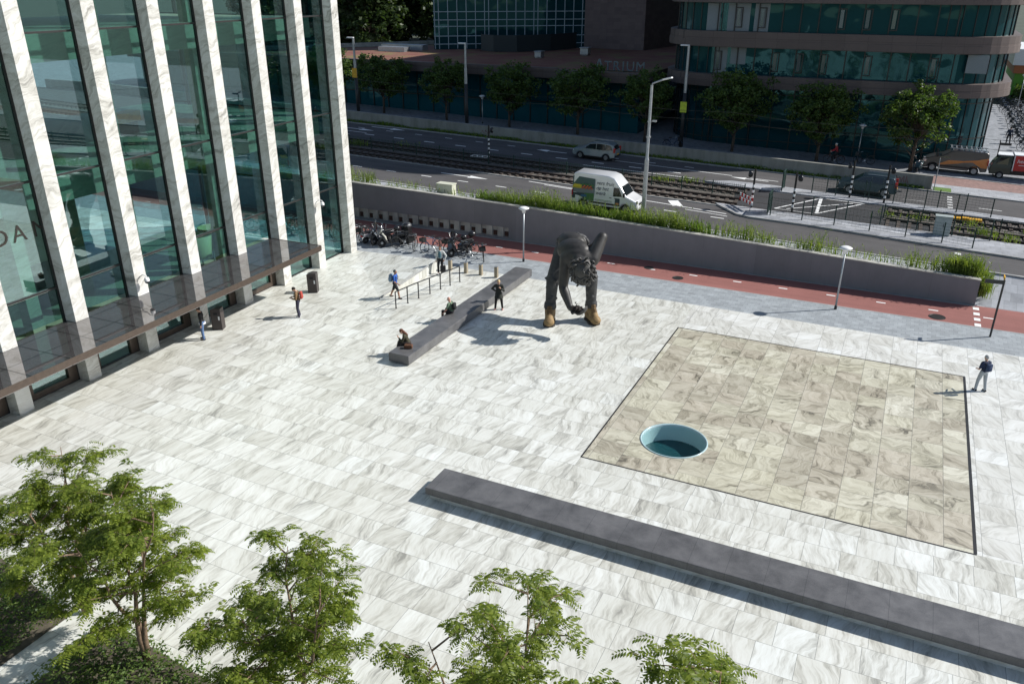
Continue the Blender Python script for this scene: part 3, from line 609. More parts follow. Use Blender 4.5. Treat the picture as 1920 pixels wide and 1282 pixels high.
# round glazed opening in the inset paving
S_ = thing('round_skylight', 'round recessed skylight with pale blue wall and dark floor', 'skylight', (HC.x, HC.y, 0))
n = NT('skylight_wall'); n.col((.56, .69, .71)); n.rough(.25); WALLM = n.mat
n = NT('skylight_floor'); n.col((.014, .06, .07)); n.rough(.12); n.b.inputs['Specular IOR Level'].default_value = .6; FLM = n.mat
m = MB(); m.lathe([(HR - .04, .0), (HR - .04, -.72)], n=48); m.build('well_wall', WALLM, S_, smooth=True)
m = MB(); m.lathe([(0, -.70), (HR - .04, -.70)], n=48); m.build('well_floor', FLM, S_)
m = MB(); m.lathe([(HR - .035, -.06), (HR - .035, .015), (HR - .015, .03), (HR + .02, .03), (HR + .03, .012), (HR + .03, -.06)], n=64); m.build('rim', flat('pale_rim', (.42, .56, .58), .2), S_, smooth=True)
m = MB(); m.lathe([(0, -.06), (HR - .04, -.06), (HR - .04, -.045), (0, -.045)], n=48); m.build('glass_disc', glassmat('skylight_glass', (.92, .98, .98), 1.4), S_)
# handrail
t = thing('handrail', 'black metal handrail on posts between terrace and granite bench', 'handrail', (-23, 37, 0)); P_ = [(-23.55, 34.4), (-23.4, 35.35), (-23.25, 36.25), (-23.05, 37.15), (-22.88, 38.05), (-22.7, 38.85), (-22.5, 39.65)]
m = MB(); m.tube([(x, y, .95) for x, y in P_[:-1]] + [(*P_[-1], .97)], .032, 6); m.build('rail', K['dksteel'], t, world=True)
for x, y in P_: m = MB(); m.bb(x - .025, x + .025, y - .025, y + .025, -.02, .95); m.bb(x - .05, x + .05, y - .05, y + .05, -.01, .012); m.build('post', K['dksteel'], t, world=True)
# bollards
WB_ = flat('weathered_timber', (.33, .28, .2), .8); b0 = None
for i, (x, y, l) in enumerate(((-24.05, 41.25, 'weathered square bollard nearest the leaning man'), (-22.95, 41.25, 'weathered square bollard, second from the leaning man'), (-21.95, 41.3, 'weathered square bollard, third from the leaning man'), (-20.9, 41.3, 'weathered square bollard nearest the granite bench'))):
    if b0 is None:
        b0 = thing('bollard', l, 'bollard', (x, y, 0), 0, 'row of square bollards by the bicycles'); m = MB(); m.bb(-.1, .1, -.1, .1, -.02, .66); m.build('post', WB_, b0, bevel=.012); m = MB(); m.bb(-.085, .085, -.085, .085, .66, .675); m.build('cap', K['steel'], b0)
    else: dup(b0, (x, y, 0), 0, l)
# litter bins
def bin_(x, y, rz, l):
    t = thing('litter_bin', l, 'litter bin', (x, y, 0), rz); m = MB(); m.bb(-.27, .27, -.22, .22, 0, .98); m.build('bin_body', BINM, t, bevel=.015)
    m = MB(); m.prism([(-.27, .98), (.27, .98), (.27, 1.16), (-.05, 1.16), (-.27, 1.08)], -.22, .22, lambda p, z: (p[0], z, p[1])); m.build('bin_hood', BINM, t, bevel=.01)
    m = MB(); m.bb(-.1, .1, -.235, -.221, .82, .94); m.build('slot', K['black'], t); m = MB(); m.bb(.12, .2, -.232, -.221, .55, .75); m.build('sticker', K['white_paint'], t)
BINM = flat('bin_metal', (.055, .045, .043), .4, .2)
bin_(-29.25, 34.55, .4, 'dark litter bin standing alone on the plaza beyond the canopy'); bin_(-30.2, 28.1, .4, 'dark litter bin under the canopy edge beside the man in black jacket')
# mushroom lamps on the gray pavement
def post_lamp(x, y, z, h, l, grp='mushroom topped post lamps'):
    t = thing('post_lamp', l, 'lamp', (x, y, z), 0, grp); m = MB(); m.tube([(0, 0, 0), (0, 0, h - .35)], [.055, .042], 10); m.build('pole', K['steel'], t, smooth=True)
    m = MB(); m.cyl((0, 0, -.02), (0, 0, .18), .075); m.build('base', K['dksteel'], t)
    m = MB(); m.lathe([(.04, -.4), (.09, -.36), (.13, -.2), (.33, -.08), (.34, -.05), (.2, .02), (0, .06)], (0, 0, h - .03), 20); m.build('lamp_head', K['white_paint'], t, smooth=True)
post_lamp(-20.69, 44.72, 0, 3.55, 'white mushroom post lamp on grey pavement left of the statue'); post_lamp(-1.95, 44.66, 0, 3.55, 'white mushroom post lamp on grey pavement right of centre')
post_lamp(-40.85, 77.8, zr(-40.8), 2.9, 'small post lamp in shade before the podium glass'); post_lamp(-3.8, 79.2, zr(-3.8), 3.3, 'post lamp on far sidewalk by the parked bicycle')
# fingerposts
def fingerpost(x, y, z, h, ang, l):
    t = thing('fingerpost', l, 'signpost', (x, y, z)); m = MB(); m.cyl((0, 0, 0), (0, 0, h), .05, n=10); m.build('pole', K['dksteel'], t)
    m = MB(); m.box((-.42 * math.cos(ang), -.42 * math.sin(ang), h - .12), (.78, .05, .2), ang); m.build('sign_arm', K['dksteel'], t); m = MB(); m.box((-.82 * math.cos(ang), -.82 * math.sin(ang), h - .12), (.03, .06, .2), ang); m.build('arm_tip', K['bronze'], t)
    m = MB(); m.box((.0, .3, h + .05), (.05, .5, .14)); m.build('sign_arm', K['yellow'] if ang < .2 else K['dksteel'], t)
fingerpost(5.44, 44.05, 0, 3.0, .12, 'black fingerpost sign beside the red path at right'); fingerpost(7.0, 79.6, zr(7), 2.8, math.pi, 'black fingerpost behind the small red truck')
# tall street lamp
t = thing('street_lamp', 'tall grey street lamp with bent arm beside the white van', 'street lamp', (-14.9, 51.0, zr(-15))); m = MB(); m.tube([(0, 0, 0), (0, 0, 4.0)], [.15, .14], 12); m.tube([(0, 0, 4.0), (0, 0, 4.15), (0, 0, 8.6)], [.14, .1, .085], 12); m.build('pole', K['steel'], t, smooth=True, angle=30)
m = MB(); m.tube([(0, 0, 8.55), (.05, -.01, 8.7), (.75, -.15, 8.98)], .05, 8); m.build('arm', K['steel'], t, smooth=True); m = MB(); m.box((1.02, -.2, 9.05), (.62, .24, .1), -.2, M=Matrix.Rotation(-.2, 3, 'Z') @ Matrix.Rotation(-.25, 3, 'Y')); m.build('lamp_head', K['white_paint'], t, bevel=.03)
m = MB(); m.cyl((0, 0, 5.4), (0, 0, 5.5), .16); m.build('bracket', K['steel'], t); m = MB(); m.cyl((0, 0, 6.35), (0, 0, 6.43), .14); m.build('bracket', K['steel'], t); m = MB(); m.bb(.2, .45, -.08, .08, 6.4, 6.5); m.build('sensor', K['steel'], t)
# two-tone tram poles
def tram_pole(x, y, h, l, sign=None, light=None):
    t = thing('tram_pole', l, 'pole', (x, y, zr(x)), 0, 'two-tone tram wire poles'); m = MB(); m.tube([(0, 0, 0), (0, 0, h * .55)], [.19, .17], 12); m.build('lower_pole', K['dksteel'], t, smooth=True)
    m = MB(); m.tube([(0, 0, h * .55), (0, 0, h * .72), (0, 0, h * .725), (0, 0, h)], [.165, .155, .12, .11], 12); m.build('upper_pole', K['steel'], t, smooth=True, angle=30); m = MB(); m.box((-.35, 0, h), (.8, .26, .12)); m.build('lamp_head', K['white_paint'], t, bevel=.03)
    if sign: m = MB(); m.bb(-.3, .3, -.22, -.2, h * sign, h * sign + .95); m.build('sign_plate', light, t)
tram_pole(-53.2, 73, 8.1, 'two-tone tram pole with orange sign next to the marble fins', .52, K['yellow']); tram_pole(-40.1, 73, 8.3, 'two-tone tram pole before the podium, without sign'); tram_pole(-19.2, 76.6, 9.1, 'two-tone tram pole with lime sign before the banded wing', .36, K['lime'])
t = thing('double_street_lamp', 'slim street lamp with two arms against the dark trees', 'street lamp', (-94, 122, 2.9)); m = MB(); m.tube([(0, 0, 0), (0, 0, 11.6)], [.16, .1], 8); m.build('pole', K['steel'], t)
for s_ in (0, .9): m = MB(); m.tube([(0, 0, 11.5), (1.6 + s_, s_, 12.0)], .07, 6); m.build('arm', K['steel'], t); m = MB(); m.box((2.0 + s_, s_, 12.05), (.9, .4, .2)); m.build('lamp_head', K['white_paint'], t)
t = thing('sign_pole', 'thin pole with small plate at the end of the barrier wall', 'pole', (2.5, 71.0, zr(2.5))); m = MB(); m.cyl((0, 0, 0), (.0, 0, 2.45), .035); m.build('pole', K['steel'], t); m = MB(); m.bb(-.03, .03, -.2, .2, 2.2, 2.5); m.build('sign_plate', K['steel'], t)
# overhead wires
for i, (y, h, l) in enumerate(((59.0, 5.4, 'thin overhead tram wire over the nearer track'), (62.3, 5.5, 'thin overhead tram wire over the farther track'))):
    m = MB(); pts = [(x, y, zr(x) + h + .25 * math.cos((x + 60) / 12 * math.pi) ** 2) for x in range(-64, 13, 4)]; m.tube(pts, .012, 4); tag(m.build('overhead_wire', K['dksteel']), l, 'wire', 'overhead tram wires')
# rails
for i, (y, l) in enumerate(((58.3, 'rusty tram rail nearest the near road'), (59.75, 'rusty tram rail just in front of the middle fence'), (61.65, 'rusty tram rail just behind the middle fence'), (63.1, 'rusty tram rail nearest the far road'))):
    m = MB(); a = None
    for x0, x1 in ((-90, -10.2), (-.4 if y > 59.5 else 2.8, 14), (14, 60)):
        m.add([(x, y + dy, zr(x) + dz) for x in (x0, x1) for dy in (-.06, .06) for dz in (-.02, .17)], [(0, 1, 3, 2), (4, 6, 7, 5), (0, 4, 5, 1), (2, 3, 7, 6), (0, 2, 6, 4), (1, 5, 7, 3)])
    m.add([(x, y + dy, zr(x) + dz) for x in (-10.2, -.4) for dy in (-.03, .03) for dz in (-.02, .024)], [(0, 1, 3, 2), (4, 6, 7, 5), (0, 4, 5, 1), (2, 3, 7, 6), (0, 2, 6, 4), (1, 5, 7, 3)])
    tag(m.build('tram_rail', RAILM if i else (globals().__setitem__('RAILM', flat('rusty_rail', (.045, .033, .028), .55, .4)) or RAILM)), l, 'rail', 'tram rails')
sm = MB()
for i in range(150):
    x = -88 + .68 * i
    if -10.4 < x < -.3: continue
    for y in (59.02, 62.38): sm.box((x, y, zr(x) + .02), (.22, 2.3, .12))
tag(sm.build('tram_sleepers', flat('sleeper_wood', (.06, .045, .036), .9)), kind='stuff')
# fences
def bar_fence(x0, x1, y, l, h=.95, step=2.35):
    t = thing('bar_fence', l, 'fence', ((x0 + x1) / 2, y, zr((x0 + x1) / 2)), 0, 'green bar fences between the tram tracks'); n = max(1, round((x1 - x0) / step)); m = MB()
    for i in range(n):
        a = x0 + (x1 - x0) * i / n; b = x0 + (x1 - x0) * (i + 1) / n
        for zz in (.12, h - .08): m.tube([(a, y, zr(a) + zz), (b, y, zr(b) + zz)], .022, 4)
        k = 15
        for j in range(1, k): x = a + (b - a) * j / k; m.bb(x - .009, x + .009, y - .009, y + .009, zr(x) + .1, zr(x) + h + .02)
    m.build('bars', K['greenfence'], t, world=True)
    for i in range(n + 1): x = x0 + (x1 - x0) * i / n; m = MB(); m.bb(x - .035, x + .035, y - .035, y + .035, zr(x) - .02, zr(x) + h + .08); m.build('post', K['greenfence'], t, world=True)
bar_fence(-62, -10.2, 60.75, 'long green bar fence between tram tracks, left of the crossing'); bar_fence(-.6, 30, 60.4, 'green bar fence between tram tracks, right of the crossing', .85)
def mesh_fence(name, pts, l, h=1.3, nw=7):
    c = pts[len(pts) // 2]; t = thing(name, l, 'fence', (c[0], c[1], zr(c[0]))); m = MB(); zb = lambda p: zr(p[0]) + .1
    for p, q_ in zip(pts, pts[1:]):
        for i in range(nw): z = .12 + (h - .2) * i / (nw - 1); m.tube([(*p, zb(p) + z), (*q_, zb(q_) + z)], .009, 4)
        L_ = math.hypot(q_[0] - p[0], q_[1] - p[1]); k = int(L_ / .2)
        for j in range(1, k): f = j / k; x, y = p[0] + (q_[0] - p[0]) * f, p[1] + (q_[1] - p[1]) * f; m.tube([(x, y, zb((x, y)) + .1), (x, y, zb((x, y)) + h - .08)], .004, 4)
    m.build('wire_mesh', K['greenfence'], t, world=True)
    for p in pts: m = MB(); m.bb(p[0] - .035, p[0] + .035, p[1] - .035, p[1] + .035, zr(p[0]), zb(p) + h); m.build('post', K['greenfence'], t, world=True)
mesh_fence('mesh_fence', [(-7.6, 56.5), (-5.5, 56.35), (-3.44, 56.2), (-1.25, 56.0), (.9, 55.75), (3.0, 55.55), (4.7, 55.25)], 'green wire mesh fence along the near edge of the traffic island')
mesh_fence('mesh_fence', [(-5.07, 58.0), (-2.88, 57.95), (-.72, 57.9), (1.5, 57.75), (3.58, 57.6), (5.75, 57.6)], 'green wire mesh fence along the track side of the near island')
mesh_fence('mesh_fence', [(-5.9, 64.75), (-4.2, 64.72), (-1.9, 64.65), (-.2, 64.55), (1.9, 64.4), (3.95, 64.2), (6.1, 64.0)], 'green wire mesh fence on the far island nearest the track')
mesh_fence('mesh_fence', [(-4.9, 65.25), (-2.2, 65.15), (.6, 64.98), (2.75, 64.9), (4.5, 64.7)], 'green wire mesh fence on the far island nearest the far road')
for i, (x, y0, y1, l) in enumerate(((-7.8, 56.55, 57.75, 'dark green mesh gate standing across the near island'), (-8.0, 64.0, 65.2, 'dark green mesh gate standing across the far island'))):
    t = thing('mesh_gate', l, 'gate', (x, (y0 + y1) / 2, zr(x) + .09)); m = MB(); d_ = (y1 - y0) / 2
    for k in range(26): y = -d_ + 2 * d_ * k / 25; m.bb(-.012, .012, y - .012, y + .012, .1, 1.42)
    for k in range(8): m.bb(-.01, .01, -d_, d_, .12 + .18 * k, .14 + .18 * k)
    m.build('gate_mesh', K['greenfence'], t); m = MB(); m.bb(-.04, .04, -d_ - .06, -d_, 0, 1.5); m.bb(-.04, .04, d_, d_ + .06, 0, 1.5); m.bb(-.03, .03, -d_, d_, 1.42, 1.48); m.build('gate_frame', K['greenfence'], t)
# striped signal poles
def sig(x, y, l, hx, hy, col=None):
    t = thing('signal_pole', l, 'traffic signal', (x, y, zr(x) + .09), 0, 'black and white striped signal poles'); m = MB(); m.cyl((0, 0, 0), (0, 0, 2.75), .07); m.build('pole', K['blackgloss'], t)
    m = MB()
    for k in range(7): m.mi = k % 2; m.cyl((0, 0, .35 + 1.3 * k / 7), (0, 0, .35 + 1.3 * (k + 1) / 7), .078)
    m.build('striped_sleeve', [K['white_paint'], K['blackgloss']], t)
    m = MB(); m.lathe([(0, -.12), (.21, -.12), (.23, -.06), (.23, .02), (.15, .12), (0, .14)], (0, 0, 0), 14, 'Y'); a = math.atan2(hy, hx); M_ = Matrix.Translation((hx * .28, hy * .28, 2.35)) @ Matrix.Rotation(a + math.pi / 2, 4, 'Z'); m.v = [tuple(M_ @ Vector(p)) for p in m.v]; m.build('signal_head', K['blackgloss'], t, smooth=True)
    m = MB(); m.lathe([(0, -.125), (.1, -.125), (.1, -.11), (0, -.11)], (0, 0, 0), 12, 'Y'); m.v = [tuple(M_ @ Vector(p)) for p in m.v]; m.build('signal_lens', flat('signal_lens', (.45, .5, .45), .3), t)
sig(-9.11, 57.75, 'striped signal pole behind the red and white barrier boards', -1, .1); sig(-6.4, 58.1, 'striped signal pole at the near edge of the hatched crossing', .9, .4); sig(-3.2, 64.7, 'striped signal pole in front of the dark car hood', -1, -.2); sig(-.8, 64.3, 'striped signal pole by the dark car tail light', .9, .3); sig(-32.3, 62.6, 'striped signal pole alone by the left tram tracks', .9, .2)
t = thing('barrier_boards', 'two red and white chequered barrier boards on thin posts', 'barrier', (-9.45, 57.4, zr(-9.4) + .09), R(-52)); 
for z in (.42, .72):
    m = MB()
    for k in range(8): m.mi = (k + (z > .5)) % 2; m.bb(-.95 + .2375 * k, -.95 + .2375 * (k + 1), -.02, .02, z, z + .2)
    m.build('board', [K['red'], K['white_paint']], t)
for x in (-.55, .6): m = MB(); m.bb(x - .02, x + .02, .02, .05, 0, .95); m.build('post', K['steel'], t)
# cabinets, yellow track gear
def cabinet(x, y, z, w, d, h, c, l):
    t = thing('utility_cabinet', l, 'utility cabinet', (x, y, z)); m = MB(); m.bb(-w / 2, w / 2, -d / 2, d / 2, 0, h); m.build('cabinet_body', c, t, bevel=.015); m = MB(); m.bb(-w / 2 - .04, w / 2 + .04, -d / 2 - .04, d / 2 + .04, h, h + .06); m.build('cabinet_lid', c, t, bevel=.01)
    for s_ in (-1, 1): m = MB(); m.bb(s_ * w * .25 - w * .22, s_ * w * .25 + w * .22, -d / 2 - .012, -d / 2 - .002, .1, h - .06); m.build('cabinet_door', c, t)
    m = MB(); m.bb(.03, .06, -d / 2 - .03, -d / 2 - .012, h * .45, h * .65); m.build('handle', K['dksteel'], t)
cabinet(-29.0, 49.55, 2.2, 1.25, .6, .95, flat('cream_cabinet', (.6, .6, .48), .5), 'cream utility cabinet standing behind the grey retaining wall'); cabinet(2.95, 57.45, zr(3) + .1, .95, .5, 1.2, flat('grey_cabinet', (.36, .4, .39), .5), 'pale grey utility cabinet on the traffic island by the fence')
t = thing('track_box', 'flat yellow box lying between the tram rails', 'track equipment', (4.5, 62.4, zr(4.5)), 0); m = MB(); m.bb(-1.0, 1.0, -.25, .25, .02, .2); m.build('box_body', K['yellow'], t, bevel=.02); m = MB(); m.bb(-.2, .2, -.27, .27, .2, .24); m.build('lid', K['yellow'], t)
t = thing('track_grating', 'white metal grid frame lying on the left tram track', 'track equipment', (-33.0, 62.3, zr(-33) + .18)); m = MB()
for k in range(4): m.bb(-.8 + .5 * k, -.74 + .5 * k, -.3, .3, 0, .05)
for s_ in (-.3, .3): m.bb(-.8, .76, s_ - .03, s_ + .03, 0, .05)
m.build('grid', K['white_paint'], t)
# ------------------------------------------------------------------ vehicles
def wheel(par, x, y, r, w=.22, rimr=.66):
    s = 1 if y > 0 else -1
    m = MB(); m.lathe([(r * .6, -w / 2), (r * .92, -w / 2), (r, -w / 2 + .04), (r, w / 2 - .04), (r * .92, w / 2), (r * .6, w / 2)], (x, y, r), 20, 'Y'); o = m.build('wheel', K['black'], par, smooth=True, angle=40)
    m = MB(); f = s * (w / 2 - .015); m.lathe([(0, f), (r * .2, f + s * .01), (r * .24, f - s * .03), (r * rimr, f - s * .02), (r * rimr, f - s * .1)], (x, y, r), 20, 'Y')
    for k in range(5):
        a = k * 2 * math.pi / 5; m.box((x + r * .38 * math.cos(a), y + f - s * .0, r + r * .38 * math.sin(a)), (r * .5, .02, r * .16), M=Matrix.Rotation(-a, 3, 'Y'))
    m.build('rim', K['rim'], o)
def shell(name, prof, hw, belt, tum, m_, par, nose=.0, bevel=.06):
    """prof: (x,z) outline; half width hw below belt, leaning in above; ends pulled in by nose"""
    xs = [p[0] for p in prof]; x0, x1 = min(xs), max(xs)
    def wy(x, z):
        w = hw - max(0, z - belt) * tum; e = min(x - x0, x1 - x); w -= nose * max(0, 1 - e / .7) ** 2
        return w
    m = MB(); n = len(prof); vs = [(x, -wy(x, z), z) for x, z in prof] + [(x, wy(x, z), z) for x, z in prof]
    m.add(vs, [tuple(range(n)), tuple(range(n, 2 * n))[::-1]] + [(i, i + n, (i + 1) % n + n, (i + 1) % n) for i in range(n)])
    o = m.build(name, m_, par, smooth=True, bevel=bevel, angle=35); return o, wy
def side_panel(name, poly, wy, m_, par, off=.008, th=.02, both=True):
    for s in ((-1, 1) if both else (-1,)):
        m = MB(); n = len(poly); vs = [(x, s * (wy(x, z) + off), z) for x, z in poly] + [(x, s * (wy(x, z) - th), z) for x, z in poly]
        m.add(vs, [tuple(range(n)), tuple(range(n, 2 * n))[::-1]] + [(i, i + n, (i + 1) % n + n, (i + 1) % n) for i in range(n)]); m.build(name, m_, par)
def cross_panel(name, a, b, wy, m_, par, ins=.12, off=.012):
    (xa, za), (xb, zb) = a, b; d = Vector((xb - xa, 0, zb - za)); nn = Vector((d.z, 0, -d.x)).normalized()
    if nn.z < 0: nn = -nn
    m = MB(); vs = []
    for k in (off, -.02):
        for x, z in (a, b):
            for s in (-1, 1): p = Vector((x, s * (wy(x, z) - ins), z)) + nn * k; vs.append(p)
    m.add(vs, [(0, 1, 3, 2), (4, 6, 7, 5), (0, 4, 5, 1), (2, 3, 7, 6), (0, 2, 6, 4), (1, 5, 7, 3)]); m.build(name, m_, par)
def arch(cx, r, z, n=7, rev=False):
    pts = [(cx + r * math.cos(math.pi * i / n), z + r * math.sin(math.pi * i / n)) for i in range(n + 1)]; return pts if not rev else pts[::-1]
def bits(par, items):
    for nm, b, m_ in items: m = MB(); m.bb(*b); m.build(nm, m_, par, bevel=.02)
def suv(name, l, cat, x, y, rz, paint, roof=True):
    t = thing(name, l, cat, (x, y, zr(x) - .03), rz, None, -RX if abs(rz) > 1.5 else RX)
    pf = [(2.32, .32), (2.38, .55), (2.35, .78), (2.2, .93), (1.25, 1.06), (.42, 1.58), (-.3, 1.68), (-1.5, 1.66), (-2.05, 1.55), (-2.3, 1.05), (-2.36, .8), (-2.33, .36), (-1.83, .3)] + arch(-1.4, .42, .3, 7, True)[1:-1] + [(-.97, .28), (.98, .28)] + arch(1.42, .42, .3, 7, True)[1:-1] + [(1.86, .3)]
    b, wy = shell('body', pf, .93, .95, .26, paint, t, .18)
    side_panel('side_window', [(1.0, 1.05), (.42, 1.48), (-.25, 1.56), (-.25, 1.04)], wy, K['carglass'], t); side_panel('side_window', [(-.33, 1.04), (-.33, 1.57), (-1.2, 1.56), (-1.2, 1.04)], wy, K['carglass'], t); side_panel('side_window', [(-1.28, 1.05), (-1.28, 1.55), (-1.8, 1.5), (-2.0, 1.1)], wy, K['carglass'], t)
    cross_panel('windscreen', (1.18, 1.1), (.5, 1.53), wy, K['carglass'], t); cross_panel('rear_window', (-2.1, 1.48), (-2.27, 1.12), wy, K['carglass'], t, .14)
    for wx in (1.42, -1.4):
        for s in (-1, 1): wheel(t, wx, s * .82, .36)
    side_panel('sill', [(1.0, .26), (1.0, .4), (-1.0, .4), (-1.0, .26)], wy, K['blackgloss'], t, .012)
    for s in (-1, 1):
        bits(t, [('tail_light', (-2.36, -2.16, s * .86 - .08, s * .86 + .05, .88, 1.3), K['red']), ('headlight', (2.05, 2.28, s * .66 - .14, s * .66 + .14, .7, .84), K['white_paint']), ('mirror', (.78, .95, s * .98 - .09, s * .98 + .09, 1.06, 1.2), paint)])
        if roof: m = MB(); m.tube([(.1, s * .66, 1.72), (-1.6, s * .66, 1.71)], .025, 6); m.build('roof_rail', K['steel'], t)
    bits(t, [('bumper', (2.25, 2.4, -.7, .7, .34, .5), K['blackgloss']), ('bumper', (-2.4, -2.28, -.75, .75, .4, .58), K['blackgloss']), ('number_plate', (-2.41, -2.37, -.26, .26, .62, .74), K['yellow']), ('number_plate', (2.39, 2.41, -.26, .26, .5, .61), K['yellow'])])
    return t
CP = lambda n, c, r=.3: mat(n, c, r, .35, .03, 1, 0, .5, .6)
suv('silver_suv', 'silver estate car with red tail lights on the far road', 'car', -24.5, 68.0, math.pi, CP('silver_paint', (.19, .24, .27))).scale = (.84, .9, .9)
suv('dark_car', 'dark blue hatchback waiting behind the striped signal poles', 'car', -2.2, 67.3, math.pi, CP('dark_blue_paint', (.03, .055, .075))).scale = (.88, .92, .92)
def van(name, l, x, y, rz, paint, hi=True, zoff=-.03, w=.98):
    t = thing(name, l, 'van', (x, y, zr(x) + zoff), rz, None, -RX if abs(rz) > 1.5 else RX); H_ = 2.72 if hi else 1.96; L_ = 2.85 if hi else 2.5; k = L_ / 2.85
    pf = [(L_, .34), (L_ + .03, .7), (L_ - .1, 1.0), (L_ - .95, 1.34), (L_ - 1.5, H_ * .74), (L_ - 2.1, H_ - .12), (L_ - 2.6, H_), (-L_ + .3, H_), (-L_ + .06, H_ - .12), (-L_, 1.2), (-L_, .36), (-L_ * .62 - .45, .32)] + arch(-L_ * .62, .42, .32, 7, True)[1:-1] + [(-L_ * .62 + .45, .32), (L_ * .66 - .45, .32)] + arch(L_ * .66, .42, .32, 7, True)[1:-1] + [(L_ * .66 + .45, .32)]
    b, wy = shell('body', pf, w, 1.1, .075 if hi else .1, paint, t, .14, .08)
    side_panel('side_window', [(L_ - 1.12, 1.28), (L_ - 1.6, H_ * .7), (L_ - 2.05, H_ * .7), (L_ - 2.05, 1.22)], wy, K['carglass'], t)
    cross_panel('windscreen', (L_ - .98, 1.36), (L_ - 1.47, H_ * .73 - .02), wy, K['carglass'], t, .1)
    for wx in (L_ * .66, -L_ * .62):
        for s in (-1, 1): wheel(t, wx, s * (w - .12), .35)
    for s in (-1, 1): bits(t, [('headlight', (L_ - .3, L_ - .02, s * .72 - .14, s * .72 + .14, .76, 1.0), K['chrome']), ('mirror', (L_ - 1.15, L_ - 1.0, s * (w + .14) - .1, s * (w + .14) + .1, 1.3, 1.62), K['blackgloss']), ('tail_light', (-L_ - .01, -L_ + .08, s * (w - .1) - .07, s * (w - .1) + .08, .9, 1.35), K['red'])])
    side_panel('trim_strip', [(L_ * .5, .5), (L_ * .5, .64), (-L_ * .45, .64), (-L_ * .45, .5)], wy, K['blackgloss'], t, .015)
    bits(t, [('bumper', (L_ - .1, L_ + .06, -.8, .8, .34, .55), K['blackgloss'] if not hi else paint), ('grille', (L_ - .03, L_ + .035, -.42, .42, .62, .8), K['blackgloss']), ('door_handle', (L_ - 2.35, L_ - 2.15, -w - .03, -w + .02, 1.06, 1.11), K['blackgloss']), ('door_handle', (L_ - 1.95, L_ - 1.75, -w - .03, -w + .02, 1.06, 1.11), K['blackgloss'])])
    return t, wy, L_
VAN, wy, L_ = van('white_van', 'white high roof van with fruit picture and lettering on its side', -18.1, 52.95, 0, CP('van_white', (.8, .81, .82), .3))
VAN.scale = (.83, .93, .88)
DK = flat('van_dark_print', (.035, .06, .065), .4); GNP = flat('van_green_print', (.06, .17, .05), .4); GYP = flat('van_grey_print', (.2, .22, .22), .4); BLP = flat('van_blue_print', (.04, .13, .24), .4)
def vp(poly, m_, n, off=.012): side_panel(n, poly, wy, m_, VAN, off, -.002, False)
vp([(-2.84, 1.6), (-2.84, 2.42), (-.85, 2.36), (-.85, 1.6)], flat('van_forest_print', (.06, .11, .10), .4), 'picture_panel'); vp([(-2.84, .66), (-2.84, 1.595), (-.85, 1.595), (-.85, .66)], GYP, 'picture_panel')
vp([(-2.84, .66), (-2.84, 1.1), (-1.7, 1.18), (-1.7, .66)], DK, 'picture_panel', .016); vp([(-1.68, .66), (-1.68, 1.2), (-.86, 1.25), (-.86, .66)], GNP, 'picture_panel', .016); vp([(-2.0, .9), (-2.0, 1.05), (-1.5, 1.1), (-1.5, .9)], BLP, 'picture_panel', .019)
m = MB(); random.seed(3)
for k in range(9): m.tube([(-2.8 + .09 * k, -wy(-2.7, 1.7) - .03, 1.5), (-2.72 + .085 * k, -wy(-2.7, 1.7) - .05, 1.68), (-2.6 + .08 * k, -wy(-2.7, 1.8) - .03, 1.82)], [.03, .045, .015], 6)
m.build('printed_bananas', flat('banana_print', (.75, .6, .05), .5), VAN)
m = MB()
for k in range(10): m.ball((-1.9 + .09 * k, -wy(-1.5, 1.6) - .015, 1.58 + .08 * (k % 3)), (.08, .025, .08))
m.build('printed_fruit', flat('fruit_print', (.55, .14, .05), .5), VAN, smooth=True)
m = MB()
for k in range(9): m.ball((-1.95 + .12 * k, -wy(-1.5, 1.8) - .012, 1.82 + .05 * (k % 2)), (.09, .02, .06))
m.build('printed_leaves', GNP, VAN, smooth=True)
SCR = flat('script_lettering', (.16, .16, .17), .6)
for k, (s, px, pz) in enumerate((('vers fruit', -.72, 1.98), ('op het', -.72, 1.58), ('werk', -.72, 1.2))):
    text('lettering', s, .41, SCR, VAN, Matrix.Translation((px, -wy(0, pz + .15) - .012, pz)) @ Matrix.Rotation(R(90), 4, 'X') @ Matrix.Rotation(-.04, 4, 'X'), .006, .25)
for k in range(2): m = MB(); m.bb(-.75, .75, -.99, -.975, .72 + .09 * k, .75 + .09 * k); m.build('small_print', GNP if k else SCR, VAN)
m = MB(); m.bb(1.0, 1.4, -1.0, -.985, .62, 1.12); m.build('door_sticker', DK, VAN); m = MB(); m.bb(1.06, 1.34, -1.006, -.99, .64, .76); m.build('door_sticker', K['orange'], VAN)
OV, wyo, Lo = van('orange_van', 'grey and orange delivery van with roof rack parked by the glass corner', 3.9, 79.6, math.pi, CP('van_grey', (.10, .085, .08)), False, .005, .92)
side_panel('orange_panel', [(-2.46, .66), (-2.46, 1.5), (-1.6, 1.28), (-.6, 1.12), (.5, 1.08), (1.3, .66)], wyo, K['orange'], OV, .012, -.002)
m = MB()
for s in (-1, 1): m.tube([(.6, s * .7, 2.08), (-2.3, s * .7, 2.08)], .03, 6)
for k in range(8): m.tube([(.5 - .38 * k, -.7, 2.1), (.5 - .38 * k, .7, 2.1)], .04, 6); 
for k in range(4): m.bb(.3 - .75 * k, .36 - .75 * k, -.72, -.68, 1.92, 2.08); m.bb(.3 - .75 * k, .36 - .75 * k, .68, .72, 1.92, 2.08)
m.build('roof_rack', K['steel'], OV)
